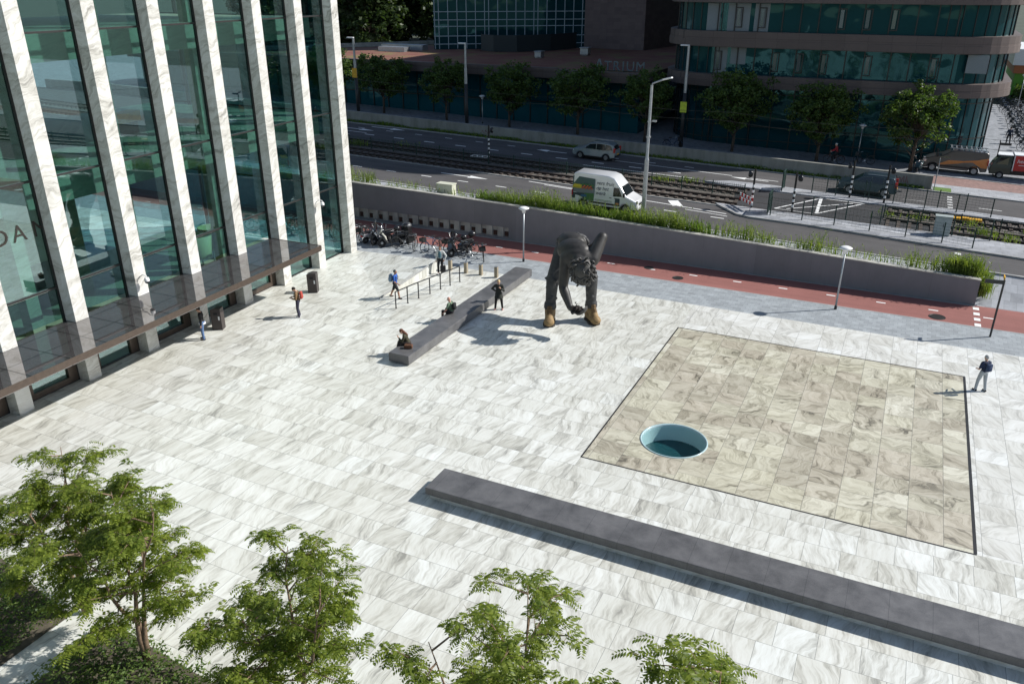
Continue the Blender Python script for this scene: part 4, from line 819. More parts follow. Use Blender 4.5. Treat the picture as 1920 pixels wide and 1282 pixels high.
# little box truck
TK = thing('box_truck', 'small dark truck with red advertising box parked at far right', 'truck', (8.7, 79.6, zr(8.7)), math.pi)
pf = [(2.1, .35), (2.14, .8), (2.0, 1.15), (1.55, 1.85), (1.0, 1.95), (.55, 1.9), (.5, .35)]
b, wt = shell('cab', pf, .78, 1.1, .1, CP('truck_green', (.025, .05, .04)), TK, .1)
side_panel('side_window', [(1.75, 1.2), (1.45, 1.75), (.85, 1.78), (.85, 1.2)], wt, K['carglass'], TK); cross_panel('windscreen', (1.98, 1.22), (1.6, 1.8), wt, K['carglass'], TK)
m = MB(); m.bb(-2.3, .45, -.85, .85, .75, 2.0); m.build('cargo_box', K['red'], TK, bevel=.02); m = MB(); m.bb(-2.33, .5, -.88, .88, 2.0, 2.06); m.bb(.55, 1.7, -.7, .7, 1.93, 1.98); m.bb(.44, .5, -.88, .88, .72, 2.0); m.build('box_frame', K['white_paint'], TK)
m = MB(); m.bb(-2.3, 1.9, -.55, .55, .35, .7); m.build('chassis', K['blackgloss'], TK); m = MB(); m.bb(1.95, 2.17, -.5, .5, .55, .9); m.build('front_panel', K['white_paint'], TK)
for wx in (1.3, -1.5):
    for s in (-1, 1): wheel(TK, wx, s * .68, .3, .2)
for s in (-1, 1):
    text('lettering', 'hello-go', .42, K['white_paint'], TK, Matrix.Translation((s * -.95 - (0 if s < 0 else .85) + (-.85 if s < 0 else .0) * 0 - (.9 if s < 0 else 0) + (.0), s * .852, 1.42)) @ Matrix.Rotation(R(90 * 1), 4, 'X') if s < 0 else Matrix.Translation((.25, .852, 1.42)) @ Matrix.Rotation(R(180), 4, 'Z') @ Matrix.Rotation(R(90), 4, 'X'), .004, .15)
    m = MB(); m.bb(-1.9, .1, s * .853 - .003, s * .853 + .003, 1.2, 1.24); m.build('small_print', K['white_paint'], TK)

# ------------------------------------------------------------------ bicycles and scooters
def make_bike(name, l, fc, basket=False, child=False, tyrec=None):
    t = thing(name, l, 'bicycle'); fm = fc; r = .35
    for nm, x in (('rear_wheel', -.53), ('front_wheel', .55)):
        m = MB(); pts = [(x + r * math.cos(a), 0, r + r * math.sin(a)) for a in [2 * math.pi * i / 22 for i in range(23)]]; m.tube(pts, .024, 5, False)
        for k in range(9): a = math.pi * 2 * k / 9; m.tube([(x, .01, r), (x + r * math.cos(a), 0, r + r * math.sin(a))], .004, 3, False)
        m.cyl((x, -.05, r), (x, .05, r), .025, n=6); m.build('wheel', K['black'] if tyrec is None else tyrec, t)
        m = MB(); m.tube([(x + (r + .04) * math.cos(a), 0, r + (r + .04) * math.sin(a)) for a in [R(20 + 150 * i / 8) for i in range(9)]], .022, 4); m.build('mudguard', fm, t)
    m = MB(); BB = (-.06, 0, .30); ST = (-.2, 0, .82); HT = (.38, 0, .86)
    for a, b in ((BB, ST), (BB, (.4, 0, .66)), (ST, HT) if not child else ((-.13, 0, .56), (.39, 0, .8)), (BB, (-.53, 0, .35)), (ST, (-.53, 0, .35)), ((.36, 0, .98), (.43, 0, .6)), ((.43, 0, .6), (.55, 0, .35))): m.tube([a, b], .021, 6)
    m.build('frame', fm, t)
    m = MB(); m.tube([(.22, .28, 1.02), (.33, .22, 1.06), (.36, 0, 1.03), (.33, -.22, 1.06), (.22, -.28, 1.02)], .016, 5); m.tube([(.36, 0, .95), (.36, 0, 1.04)], .018, 5); m.build('handlebar', K['steel'], t)
    m = MB(); m.prism([(-.36, -.1), (-.36, .1), (-.22, .08), (-.04, .02), (-.04, -.02), (-.22, -.08)], .93, .985); m.tube([(-.2, 0, .8), (-.22, 0, .94)], .016, 5); m.build('saddle', K['black'], t)
    m = MB(); m.bb(-.85, -.35, -.07, .07, .76, .785); m.tube([(-.82, .06, .77), (-.53, .06, .36)], .01, 4); m.tube([(-.82, -.06, .77), (-.53, -.06, .36)], .01, 4); m.build('rack', K['dksteel'], t)
    m = MB(); m.lathe([(0, -.01), (.09, -.01), (.09, .01), (0, .01)], (-.06, .05, .3), 12, 'Y'); m.tube([(-.06, .06, .3), (.06, .08, .2)], .014, 4); m.tube([(-.06, -.06, .3), (-.18, -.08, .4)], .014, 4); m.bb(.02, .1, .07, .17, .18, .2); m.bb(-.22, -.14, -.17, -.07, .39, .41); m.build('crank', K['steel'], t)
    if basket: m = MB(); m.bb(.48, .78, -.2, .2, .75, .77); [m.bb(.48 + .3 * k, .49 + .3 * k, -.2, .2, .75, 1.0) for k in (0, .97)]; [m.bb(.48, .78, s * .2 - .005, s * .2 + .005, .75, 1.0) for s in (-1, 1)]; m.build('basket', K['dksteel'], t)
    m = MB(); m.tube([(-.1, .06, .3), (-.16, .22, 0)], .012, 4); m.build('kickstand', K['steel'], t)
    return t
BKB = flat('black_frame', (.02, .021, .023), .4); BKS = flat('silver_frame', (.5, .51, .52), .35, .5); BKR = flat('brown_frame', (.09, .04, .03), .5); BKU = flat('blue_frame', (.03, .06, .13), .4)
BG = 'bicycles parked beside the red path'
def place(t, x, y, deg, l=None, z=0, lean=0):
    t.location = (x, y, z); t.rotation_euler = (R(lean), 0, R(deg)); t['group'] = BG
    if l: t['label'] = l
p1 = make_bike('bicycle', 'black upright bicycle parked alone, nearest the street lamp post', BKB, True); place(p1, -23.2, 44.1, -62, None, 0, 6)
p2 = make_bike('bicycle', 'slim black bicycle parked between the black scooter and last bicycle', BKB, False); place(p2, -24.35, 44.2, -112, None, 0, 7)
p3 = make_bike('bicycle', 'silver bicycle with wire basket right of the dark waste bin', BKS, True, False); place(p3, -28.3, 44.1, -68, None, 0, 8)
p4 = make_bike('bicycle', 'dark brown bicycle in the cluster behind the leaning man', BKR, False, True); place(p4, -26.35, 44.05, -60, None, 0, 7)
p5 = make_bike('bicycle', 'blue-black bicycle at the left of the cluster of three', BKU, True); place(p5, -27.1, 44.15, -112, None, 0, 7)
def bk(src, x, y, d, l, lean=6): o = dup(src, (x, y, 0), R(d), l, BG); o.rotation_euler = (R(lean), 0, R(d)); return o
bk(p1, -25.7, 44.5, -100, 'black bicycle at the right of the cluster of three'); bk(p2, -29.3, 44.2, -125, 'black bicycle leaning just in front of the waste bin', 8)
bk(p3, -33.1, 44.4, -100, 'silver bicycle half hidden by the last marble fin'); bk(p1, -32.5, 44.3, -80, 'black bicycle next to the last marble fin'); bk(p4, -33.7, 44.2, -95, 'brown bicycle behind the last marble fin')
for i in range(9): bk((p1, p3, p4, p5, p2)[i % 5], -34.4 - .75 * i, 44.2 + .25 * math.sin(i * 2.1), -90 + 18 * math.sin(i * 1.7), 'bicycle seen through the glass corner of the office', 5)
def make_scooter(name, l, c1, c2, top=False, shield=False, wide=1.0):
    t = thing(name, l, 'scooter')
    for x in (-.62, .68): m = MB(); m.lathe([(.08, -.06), (.2, -.065), (.25, -.03), (.25, .03), (.2, .065), (.08, .06)], (x, 0, .25), 18, 'Y'); o = m.build('wheel', K['black'], t, smooth=True); m = MB(); m.lathe([(0, -.05), (.13, -.05), (.13, .05), (0, .05)], (x, 0, .25), 14, 'Y'); m.build('rim', K['rim'], o)
    pf = [(-.95, .55), (-.9, .78), (-.3, .74), (.0, .62), (.05, .34), (.4, .33), (.5, .75), (.48, 1.0), (.6, 1.0), (.72, .6), (.82, .52), (.86, .44), (.66, .54), (.52, .3), (.42, .22), (-.3, .22), (-.4, .5), (-.62, .55)]
    m = MB(); n_ = len(pf); w = lambda x, z: (.19 if x < .2 else .2 - .08 * max(0, x - .6) / .26) * wide; vs = [(x, -w(x, z), z) for x, z in pf] + [(x, w(x, z), z) for x, z in pf]; m.add(vs, [tuple(range(n_)), tuple(range(n_, 2 * n_))[::-1]] + [(i, i + n_, (i + 1) % n_ + n_, (i + 1) % n_) for i in range(n_)]); m.build('body', c1, t, True, bevel=.035, angle=40)
    m = MB(); m.bb(-.92, .0, -.16, .16, .77, .86); m.build('seat', K['black'], t, bevel=.04)
    m = MB(); m.tube([(.3, .36, 1.1), (.45, .2, 1.1), (.5, 0, 1.05), (.45, -.2, 1.1), (.3, -.36, 1.1)], .025, 6); m.build('handlebar', K['blackgloss'], t); m = MB(); m.ball((.6, 0, .95), (.09, .1, .09)); m.build('headlight', c2, t, smooth=True)
    for s in (-1, 1): m = MB(); m.tube([(.42, s * .25, 1.08), (.42, s * .34, 1.28)], .01, 4); m.ball((.42, s * .36, 1.32), (.02, .08, .06)); m.build('mirror', K['chrome'], t)
    m = MB(); m.bb(-1.0, -.95, -.09, .09, .55, .66); m.build('tail_light', K['red'], t); m = MB(); m.bb(-1.02, -.99, -.08, .08, .36, .5); m.build('number_plate', BLP, t)
    m = MB(); m.tube([(.44, -.2, .3), (.5, -.23, .62), (.66, -.22, .86)], .06, 6); m.tube([(.44, .2, .3), (.5, .23, .62), (.66, .22, .86)], .06, 6); m.build('leg_shield', c2, t, smooth=True)
    if top: m = MB(); m.ball((-.95, 0, 1.08), (.26, .25, .2), n=14, h=8); m.build('top_box', K['blackgloss'], t, smooth=True); m = MB(); m.ball((-.35, 0, 1.02), (.2, .2, .16)); m.build('helmet', K['blackgloss'], t, smooth=True)
    if shield:
        m = MB(); m.add([(.56, -.2, 1.0), (.56, .2, 1.0), (.42, .24, 1.3), (.36, .16, 1.5), (.36, -.16, 1.5), (.42, -.24, 1.3)] + [(.575, -.2, 1.0), (.575, .2, 1.0), (.435, .24, 1.3), (.375, .16, 1.5), (.375, -.16, 1.5), (.435, -.24, 1.3)], [(0, 1, 2, 3, 4, 5), (11, 10, 9, 8, 7, 6)] + [(i, (i + 1) % 6, 6 + (i + 1) % 6, 6 + i) for i in range(6)]); m.build('windshield', glassmat('smoke_shield', (.55, .5, .5), 1.3), t)
    return t
BLK = CP('scooter_black', (.018, .02, .024), .25)
s1 = make_scooter('scooter', 'black scooter with windshield and top box beside two bicycles', BLK, K['blackgloss'], True, True, 1.25); s1.location = (-24.95, 44.2, 0); s1.rotation_euler = (R(8), 0, R(-115)); s1.scale = (1.1, 1.1, 1.1)
s2 = make_scooter('scooter', 'large black scooter with cream leg shield left of the waste bin', BLK, flat('cream_scooter', (.72, .7, .6), .35), True, False, 1.35); s2.location = (-30.05, 44.0, 0); s2.rotation_euler = (R(8), 0, R(-128)); s2.scale = (1.12, 1.12, 1.12)
s3 = make_scooter('scooter', 'dark scooter squeezed in left of the cream trimmed scooter', BLK, K['chrome'], False, True, 1.1); s3.location = (-31.0, 44.2, 0); s3.rotation_euler = (R(8), 0, R(-115))
s4 = make_scooter('scooter', 'silver moped with red tail light and blue plate near the fin', CP('scooter_silver', (.4, .4, .41)), K['chrome'], False, False, 1.1); s4.location = (-31.8, 44.2, 0); s4.rotation_euler = (R(8), 0, R(70))
s5 = make_scooter('scooter', 'dark scooter on far sidewalk beside the sunlit tree', CP('scooter_teal', (.03, .06, .065)), K['chrome'], False, False, 1.2); s5.location = (1.25, 78.1, zr(1)); s5.rotation_euler = (0, 0, R(-100))
t = thing('waste_bin', 'black rounded waste bin among the parked bicycles', 'waste bin', (-29.55, 45.0, 0)); m = MB(); m.bb(-.3, .3, -.25, .25, 0, 1.2); m.build('bin_body', K['blackgloss'], t, bevel=.06); m = MB(); m.lathe([(.33, 1.2), (.34, 1.26), (.25, 1.36), (0, 1.4)], n=16); m.build('bin_hood', flat('bin_lid', (.12, .125, .13), .4), t, smooth=True); m = MB(); m.bb(-.2, .2, -.265, -.25, .95, 1.1); m.build('slot', K['black'], t)
b = dup(p1, (-3.2, 78.6, zr(-3)), R(178), 'black bicycle leaning on the far post lamp', 'bicycles on the far sidewalk'); b2 = dup(p5, (-19.9, 76.2, zr(-20)), R(10), 'bicycle in shade by the lime signed tram pole', 'bicycles on the far sidewalk')
random.seed(12)
for i in range(44):
    y = 92 + i * 1.02; src = (p1, p3, p5, p4)[i % 4]; x = 10.9 + random.uniform(-.3, .3) + (i % 2) * 1.5
    o = dup(src, (x, y, zr(x)), R(180 + random.uniform(-14, 14)), 'bicycle in the long crowded rack beyond the red truck', 'bicycles racked beyond the red truck')
# ------------------------------------------------------------------ people
V = Vector
SKIN = flat('skin', (.50, .29, .20), .5); SKIN2 = flat('tanned_skin', (.38, .2, .13), .5); EYE = flat('eye_dark', (.02, .015, .012), .3)
def nrm(v): return V(v).normalized()
def person(lab, loc, ang, arms, legs, top, bottom, shoes, hair, skin=SKIN, lean=0, head=0, turn=0, sc=1, pelvis=None, sleeve=1, leglen=1, skirt=None, hairlong=0, bald=False, hood=None, ry=0, wide=1.0, cat='person'):
    """ang: compass of facing direction in world degrees from +X; limbs given as direction vectors (right, forward, up)"""
    t = thing('person', lab, cat, loc, R(ang - 90)); t.scale = (sc,) * 3
    L = Matrix.Rotation(-R(lean), 3, 'X')
    TH, SH, UA, FA = .44, .43, .29, .25
    ends = []
    for s, (a, b) in zip((-1, 1), legs): ends.append((nrm(a) * TH + nrm(b) * SH).z)
    pz = pelvis if pelvis else -min(ends) + .07
    pel = V((0, 0, pz)); up = lambda x, y, z: pel + L @ V((x, y, z))
    chest, neck = up(0, .0, .34), up(0, .0, .5); hp = Matrix.Rotation(R(turn), 3, 'Z') @ Matrix.Rotation(-R(head), 3, 'X')
    hd = lambda x, y, z: neck + L @ (hp @ V((x, y, z)))
    B = MB(); C = MB(); T = MB(); F = MB()
    def torso(m, e):
        m.ball(up(0, 0, .02), (.165 * wide + e, .115 + e, .13 + e), L); m.ball(up(0, .01, .2), (.145 * wide + e, .105 + e, .17 + e), L); m.ball(up(0, 0, .36), (.175 * wide + e, .115 + e, .15 + e), L); m.cap(up(-.15 * wide, 0, .44), up(.15 * wide, 0, .44), .065 + e, .065 + e)
    torso(B, 0); torso(C, .016); B.cap(neck, hd(0, .01, .1), .058, .055)
    B.ball(hd(0, .01, .17), (.077, .095, .115), L @ hp); B.ball(hd(0, .035, .1), (.055, .065, .06), L @ hp); B.ball(hd(0, .105, .155), (.016, .022, .028), L @ hp)
    for s in (-1, 1): B.ball(hd(s * .078, 0, .16), (.014, .025, .035), L @ hp)
    for s, (a, b) in zip((-1, 1), arms):
        sh = up(s * .195 * wide, 0, .43); el = sh + L @ (nrm(a) * UA); wr = el + L @ (nrm(b) * FA)
        B.cap(sh, el, .05, .042); B.cap(el, wr, .042, .03); C.cap(sh, sh + (el - sh) * (1 if sleeve >= 1 else .75), .068, .058)
        if sleeve >= 1: C.cap(el, el + (wr - el) * .93, .056, .045)
        d = (wr - el).normalized(); side = d.cross(V((0, 1, 0)) if abs(d.y) < .8 else V((0, 0, 1))).normalized(); nn = d.cross(side)
        pc = wr + d * .05; B.cap(wr, wr + d * .085, .03, .033)
        for k in range(4):
            o = side * (.027 - .018 * k); base = wr + d * .085 + o; l_ = (.045, .055, .05, .038)[k]; mid = base + d * l_ * .6 + nn * .008; B.cap(base, mid, .0105, .0105, 6); B.cap(mid, mid + d * l_ * .5 + nn * .022, .0105, .009, 6)
        B.cap(wr + d * .035 + side * .02, wr + d * .075 + side * .055 + nn * .015, .013, .011, 6)
    for s, (a, b) in zip((-1, 1), legs):
        hip = pel + V((s * .095, 0, 0)); kn = hip + nrm(a) * TH; an = kn + nrm(b) * SH
        B.cap(hip, kn, .085, .058); B.cap(kn, kn + (an - kn) * .35, .056, .06); B.cap(kn + (an - kn) * .35, an, .06, .038)
        T.cap(hip, kn if leglen >= .5 else hip + (kn - hip) * .6, .105, .078)
        if leglen >= 1: T.cap(kn, an + (an - kn) * .02, .075, .06)
        fd = V((s * .12, 1, 0)).normalized(); F.cap(an + V((0, 0, -.02)) - fd * .05, an + fd * .14 + V((0, 0, -.035)), .046, .036); B.cap(an, an + fd * .12 + V((0, 0, -.03)), .04, .03)
    T.ball(pel, (.185 * wide, .135, .13))
    if skirt: C.tube([up(0, 0, .1), pel + V((0, 0, -.05)), pel + V((0, 0, -skirt))], [.14, .19, .25], 14)
    b = blob('body', B, skin, t, .013, 3)
    blob('top', C, top, t, .02, 3); blob('trousers', T, bottom, t, .02, 3); blob('shoes', F, shoes, t, .016, 2)
    m = MB(); [m.ball(hd(s * .032, .094, .175), .013, n=6, h=4) for s in (-1, 1)]; m.build('eyes', EYE, t)
    if not bald:
        H = MB(); H.ball(hd(0, -.015, .195), (.088, .105, .105), L @ hp)
        if hairlong: H.ball(hd(0, -.06, .08), (.085, .06, .14), L @ hp); H.ball(hd(0, -.075, -.06), (.08, .05, .14), L @ hp)
        blob('hair', H, hair, t, .016, 2)
    t['_up'] = 0; del t['_up']
    return t, up, hd
def pack(t, up, c, w=.3, h=.42, d=.17, z=.28, name='backpack', lab=None):
    m = MB(); q = up(0, -.13 - d / 2, z); m.ball(q, (w / 2, d / 2, h / 2), n=14, h=9); m.box(q, (w * .86, d * .7, h * .82)); m.box(q - V((0, d * .45, h * .15)), (w * .6, d * .3, h * .4)); o = blob(name, m, c, None, .02, 5); 
    k = MB()
    for s in (-1, 1): k.tube([up(s * .1, -.13, z + .12), up(s * .11, -.02, .52), up(s * .12, .125, .4), up(s * .13, .11, .2), up(s * .15, -.1, .12)], .018, 5)
    o.parent = t; st = k.build('strap', K['black'], o)
    return o
dn = (0, 0, -1)
C_ = lambda n, c, r=.85: flat(n, c, r)
BLKC = C_('black_cloth', (.018, .018, .02)); WSH = C_('white_shoes', (.7, .7, .7)); BSH = C_('dark_shoes', (.03, .025, .022)); DH = C_('dark_hair', (.025, .017, .012)); GH = C_('grey_hair', (.42, .42, .41)); JN = C_('blue_jeans', (.1, .17, .32))
LEFT = 205  # facing image left
P, up, hd = person('man in black jacket and blue jeans beside the canopy edge bin', (-29.85, 26.75, 0), 215, (((-.15, -.1, -1), (-.05, .25, -1)), ((.15, .05, -1), (.05, .35, -1))), (((-.03, .08, -1), (-.02, -.05, -1)), ((.03, .18, -1), (.02, -.02, -1))), BLKC, JN, BSH, DH, lean=3, head=18)
m = MB(); m.tube([up(0, 0, -.02), up(0, 0, -.1)], [.17, .175], 14); m.build('shirt_hem', C_('white_shirt', (.7, .7, .72)), P)
P, up, hd = person('man with red and black backpack looking down at his phone', (-27.5, 31.15, 0), 208, (((-.2, .12, -1), (.45, .9, .12)), ((.2, .12, -1), (-.45, .9, .12))), (((-.03, .1, -1), (-.02, -.12, -1)), ((.03, .22, -1), (.02, -.22, -1))), C_('olive_jacket', (.2, .12, .055)), C_('dark_navy_trousers', (.035, .035, .06)), WSH, DH, lean=4, head=38)
pack(P, up, C_('red_pack', (.40, .06, .04)), .3, .46); m = MB(); m.box(up(0, .36, .17), (.07, .13, .012)); m.build('phone', K['blackgloss'], P)
P, up, hd = person('walking man in blue shirt, black shorts and dark cap by the handrail', (-24.45, 35.75, 0), 12, (((-.2, -.35, -1), (-.05, .3, -1)), ((.2, .25, -1), (.1, .85, -.3))), (((-.03, -.38, -1), (-.02, -.5, -1)), ((.03, .52, -1), (.02, .15, -1))), C_('blue_shirt', (.02, .10, .40)), BLKC, BSH, C_('dark_cap', (.06, .08, .08)), SKIN2, lean=4, sleeve=.5, leglen=.5)
pack(P, up, C_('blue_grey_pack', (.16, .24, .34)), .34, .5, .22)
P, up, hd = person('man in light grey jacket leaning on the terrace end with a black bag', (-24.3, 40.5, 0), 285, (((-.55, -.1, -.8), (.35, .3, -.9)), ((.12, .0, -1), (.05, .1, -1))), (((-.05, .1, -1), (.08, -.05, -1)), ((.05, .2, -1), (-.03, .05, -1))), C_('light_grey_jacket', (.55, .56, .54)), BLKC, WSH, DH, SKIN2, lean=-4, head=8)
m = MB(); m.tube([up(0, .1, .47), up(0, .115, .3), up(0, .12, .08)], [.07, .1, .09], 10); m.build('shirt_front', C_('teal_shirt', (.05, .12, .15)), P)
BAG = thing('hand_bag', 'black bag hanging from the hand of the leaning man', 'bag', (-23.98, 40.25, .2), R(20)); m = MB(); m.bb(-.17, .17, -.08, .08, 0, .42); m.build('bag_body', BLKC, BAG, bevel=.05); m = MB(); m.tube([(-.1, 0, .42), (-.08, 0, .55), (.08, 0, .55), (.1, 0, .42)], .015, 5); m.build('bag_handle', K['black'], BAG)
P, up, hd = person('bald man in green shirt sitting with black backpack on the bench', (-19.86, 34.05, 0), 178, (((-.35, .3, -.8), (.0, .7, -.6)), ((.25, .3, -.8), (-.1, .8, -.4))), (((-.2, 1, -.02), (-.05, .05, -1)), ((.2, 1, -.02), (.05, -.05, -1))), C_('green_shirt', (.14, .2, .13)), BLKC, BSH, DH, C_('pink_skin', (.6, .32, .24)), lean=10, head=8, pelvis=.6, sleeve=.5, bald=True)
pack(P, up, C_('black_pack', (.014, .015, .016)), .3, .44)
P, up, hd = person('woman with long brown hair and dark green coat sitting at the bench end', (-19.72, 29.65, 0), 205, (((-.1, .6, -.6), (.35, .3, 1)), ((.1, .45, -.8), (-.3, .8, -.1))), (((-.05, 1, .15), (.05, .25, -1)), ((.1, 1, .05), (-.1, .3, -1))), C_('dark_green_coat', (.045, .042, .022)), C_('dark_leggings', (.03, .025, .022)), C_('brown_shoes', (.1, .04, .02)), C_('brown_hair', (.10, .035, .015)), lean=22, head=20, pelvis=.6, hairlong=1)
BAG = thing('shoulder_bag', 'brown bag beside the seated woman on the bench end', 'bag', (-19.5, 29.3, .5), .4); m = MB(); m.bb(-.2, .2, -.12, .12, 0, .2); m.build('bag_body', C_('brown_leather', (.11, .05, .025)), BAG, bevel=.05); m = MB(); m.tube([(-.17, 0, .18), (-.1, .05, .24), (.1, .05, .24), (.17, 0, .18)], .015, 5); m.build('bag_handle', C_('brown_strap', (.08, .035, .02)), BAG)
P, up, hd = person('blonde woman in black tunic standing with one hand on her hip', (-18.44, 36.72, 0), 290, (((-.3, .25, -.9), (.75, .5, .75)), ((.65, -.25, -.75), (-.7, .25, -.35))), (((-.12, .02, -1), (-.1, -.02, -1)), ((.14, .06, -1), (.1, .0, -1))), C_('black_tunic', (.028, .03, .024)), C_('black_leggings', (.016, .016, .016)), C_('red_white_shoes', (.5, .2, .17)), C_('blonde_hair', (.55, .40, .2)), head=22, skirt=.26, hairlong=0)
P, up, hd = person('grey haired man with navy shirt, blue rucksack and pale jeans at right', (4.72, 37.2, 0), 128, (((-.2, .1, -1), (.3, .75, -.25)), ((.2, .1, -1), (-.3, .75, -.25))), (((-.12, .16, -1), (-.1, -.04, -1)), ((.08, -.1, -1), (.08, -.18, -1))), C_('navy_shirt', (.018, .03, .075)), C_('pale_jeans', (.38, .41, .43)), BSH, GH, lean=2, head=12, sleeve=.5, sc=.98)
pack(P, up, C_('navy_pack', (.03, .05, .11)), .3, .42)
CB = dup(p4, (-5.6, 77.3, zr(-5.6)), R(180), 'dark bicycle ridden by the person in red jacket', 'bicycles on the far sidewalk'); CB.rotation_euler = (0, 0, R(180))
P, up, hd = person('white haired cyclist in red jacket riding on the far sidewalk', (-5.43, 77.3, zr(-5.5)), 180, (((-.3, .7, -.7), (.1, 1, -.15)), ((.3, .7, -.7), (-.1, 1, -.15))), (((-.1, .8, -.7), (0, -.1, -1)), ((.1, .45, -.9), (0, -.3, -1))), C_('red_jacket', (.42, .03, .04)), BLKC, BSH, C_('white_hair', (.7, .7, .7)), lean=14, pelvis=1.02)
pack(P, up, C_('dark_pack', (.03, .03, .035)), .28, .3, .15, .1, 'satchel')
P, up, hd = person('dark dressed walker on the pale far pavement by the bicycle racks', (9.2, 97.5, zr(9)), 100, (((-.2, .2, -1), (-.05, .3, -1)), ((.2, -.2, -1), (.05, .2, -1))), (((-.03, .3, -1), (-.02, -.05, -1)), ((.03, -.25, -1), (.02, -.35, -1))), C_('dark_blue_coat', (.025, .035, .06)), BLKC, WSH, DH)
P, up, hd = person('person in dark jacket behind the orange counter inside the office', WT(-7.6, -11.3, 8.8), 0, (((-.2, .1, -1), (.1, .6, -.6)), ((.2, .1, -1), (-.1, .6, -.6))), (((-.03, .0, -1), (0, 0, -1)), ((.03, 0, -1), (0, 0, -1))), C_('dark_suit', (.03, .03, .045)), BLKC, BSH, GH)

# ------------------------------------------------------------------ the giant bending statue
ST = thing('statue', 'giant dark statue of a bending man in tan boots holding a seedling', 'statue', (-14.0, 36.6, 0))
o_ = V((-14.0, 36.6, 0)); q = lambda x, y, z: V((x, y, z)) - o_
SB = NT('statue_bronze'); SB.col(SB.ramp(SB.noise(SB.obj(), 3, 6, .6), [(.3, (.020, .0185, .017)), (.7, (.046, .042, .038))])); SB.rough(.52); SB.bump(SB.noise(SB.obj(), 5, 4), .15, .03); SB = SB.mat
SJ = NT('statue_jeans'); SJ.col(SJ.ramp(SJ.noise(SJ.obj(), 4, 6, .7), [(.3, (.018, .019, .022)), (.7, (.062, .062, .06))])); SJ.rough(.6); SJ.bump(SJ.noise(SJ.obj(), 7, 5, .65, 1.5), .6, .05); SJ = SJ.mat
HB = MB()
pel, wai, che, nek = q(-14.72, 37.85, 3.95), q(-14.52, 37.25, 4.12), q(-14.08, 36.5, 3.95), q(-13.6, 35.8, 3.80)
spine = V(nek - pel).normalized(); sideL = (q(-14.45, 35.95, 3.7) - q(-13.0, 36.1, 3.85)).normalized()
Mt = Matrix((sideL, spine, sideL.cross(spine))).transposed()
HB.ball(pel, (.84, .58, .6), Mt, 16, 10); HB.ball(wai, (.76, .72, .56), Mt, 16, 10); HB.ball(che, (.92, .80, .66), Mt, 16, 10); HB.ball(che.lerp(nek, .6), (.82, .52, .48), Mt, 16, 10)
shL, elL, wrL = q(-14.3, 36.0, 3.66), q(-14.30, 35.66, 2.28), q(-13.72, 35.25, 1.42)
shR, elR, haR = q(-12.98, 36.15, 3.78), q(-12.80, 36.95, 4.72), q(-13.5, 37.8, 3.9)
HB.cap(shL, elL, .34, .235, 14); HB.cap(elL, elL.lerp(wrL, .3), .24, .25, 14); HB.cap(elL.lerp(wrL, .3), wrL, .25, .165, 14); HB.cap(nek + V((-.35, .25, -.05)), shL, .42, .36, 14)
HB.cap(shR, elR, .36, .265, 14); HB.cap(elR, haR, .265, .2, 14); HB.cap(nek + V((.25, .2, -.02)), shR, .42, .35, 14); HB.cap(haR, haR + V((-.3, .2, -.12)), .18, .15)
hc = q(-13.2, 35.4, 3.52); HB.cap(nek, hc, .34, .32, 12)
fwd_ = V((.25, -.62, -.74)).normalized()   # crown of the head points down and toward the plaza
face = V((-.1, .62, -.78)).normalized(); rt = fwd_.cross(face).normalized(); Mh = Matrix((rt, face, fwd_)).transposed()
HB.ball(hc, (.40, .47, .54), Mh, 16, 10); HB.ball(hc + face * .3 - fwd_ * .2, (.28, .25, .3), Mh); HB.ball(hc + face * .5 - fwd_ * .02, (.07, .12, .13), Mh)
for s in (-1, 1): HB.ball(hc + rt * s * .40, (.06, .1, .15), Mh)
# open hand, palm up, five bent fingers
hx = V((.88, -.25, -.02)).normalized(); hy = V((.25, .93, .28)).normalized(); hz = hx.cross(hy); hx = hy.cross(hz)
pb_ = wrL + hx * .12 + V((0, 0, -.06)); HB.cap(wrL, pb_ + hx * .12, .165, .17, 12); HB.ball(pb_ + hx * .26, (.28, .24, .11), Matrix((hx, hy, hz)).transposed(), 14, 8)
for k in range(4):
    b_ = pb_ + hx * .46 + hy * (.2 - .13 * k); l_ = (.2, .23, .22, .17)[k]; m1 = b_ + hx * l_ + hz * .05; m2 = m1 + hx * l_ * .5 + hz * l_ * .65; m3 = m2 + hx * .02 + hz * l_ * .55
    HB.cap(b_, m1, .092, .085); HB.cap(m1, m2, .085, .075); HB.cap(m2, m3, .075, .062)
tb = pb_ + hx * .12 + hy * -.18; tm = tb + hx * .16 - hy * .16 + hz * .06; HB.cap(tb, tm, .085, .075); HB.cap(tm, tm + hx * .16 + hz * .12 - hy * .02, .075, .055)
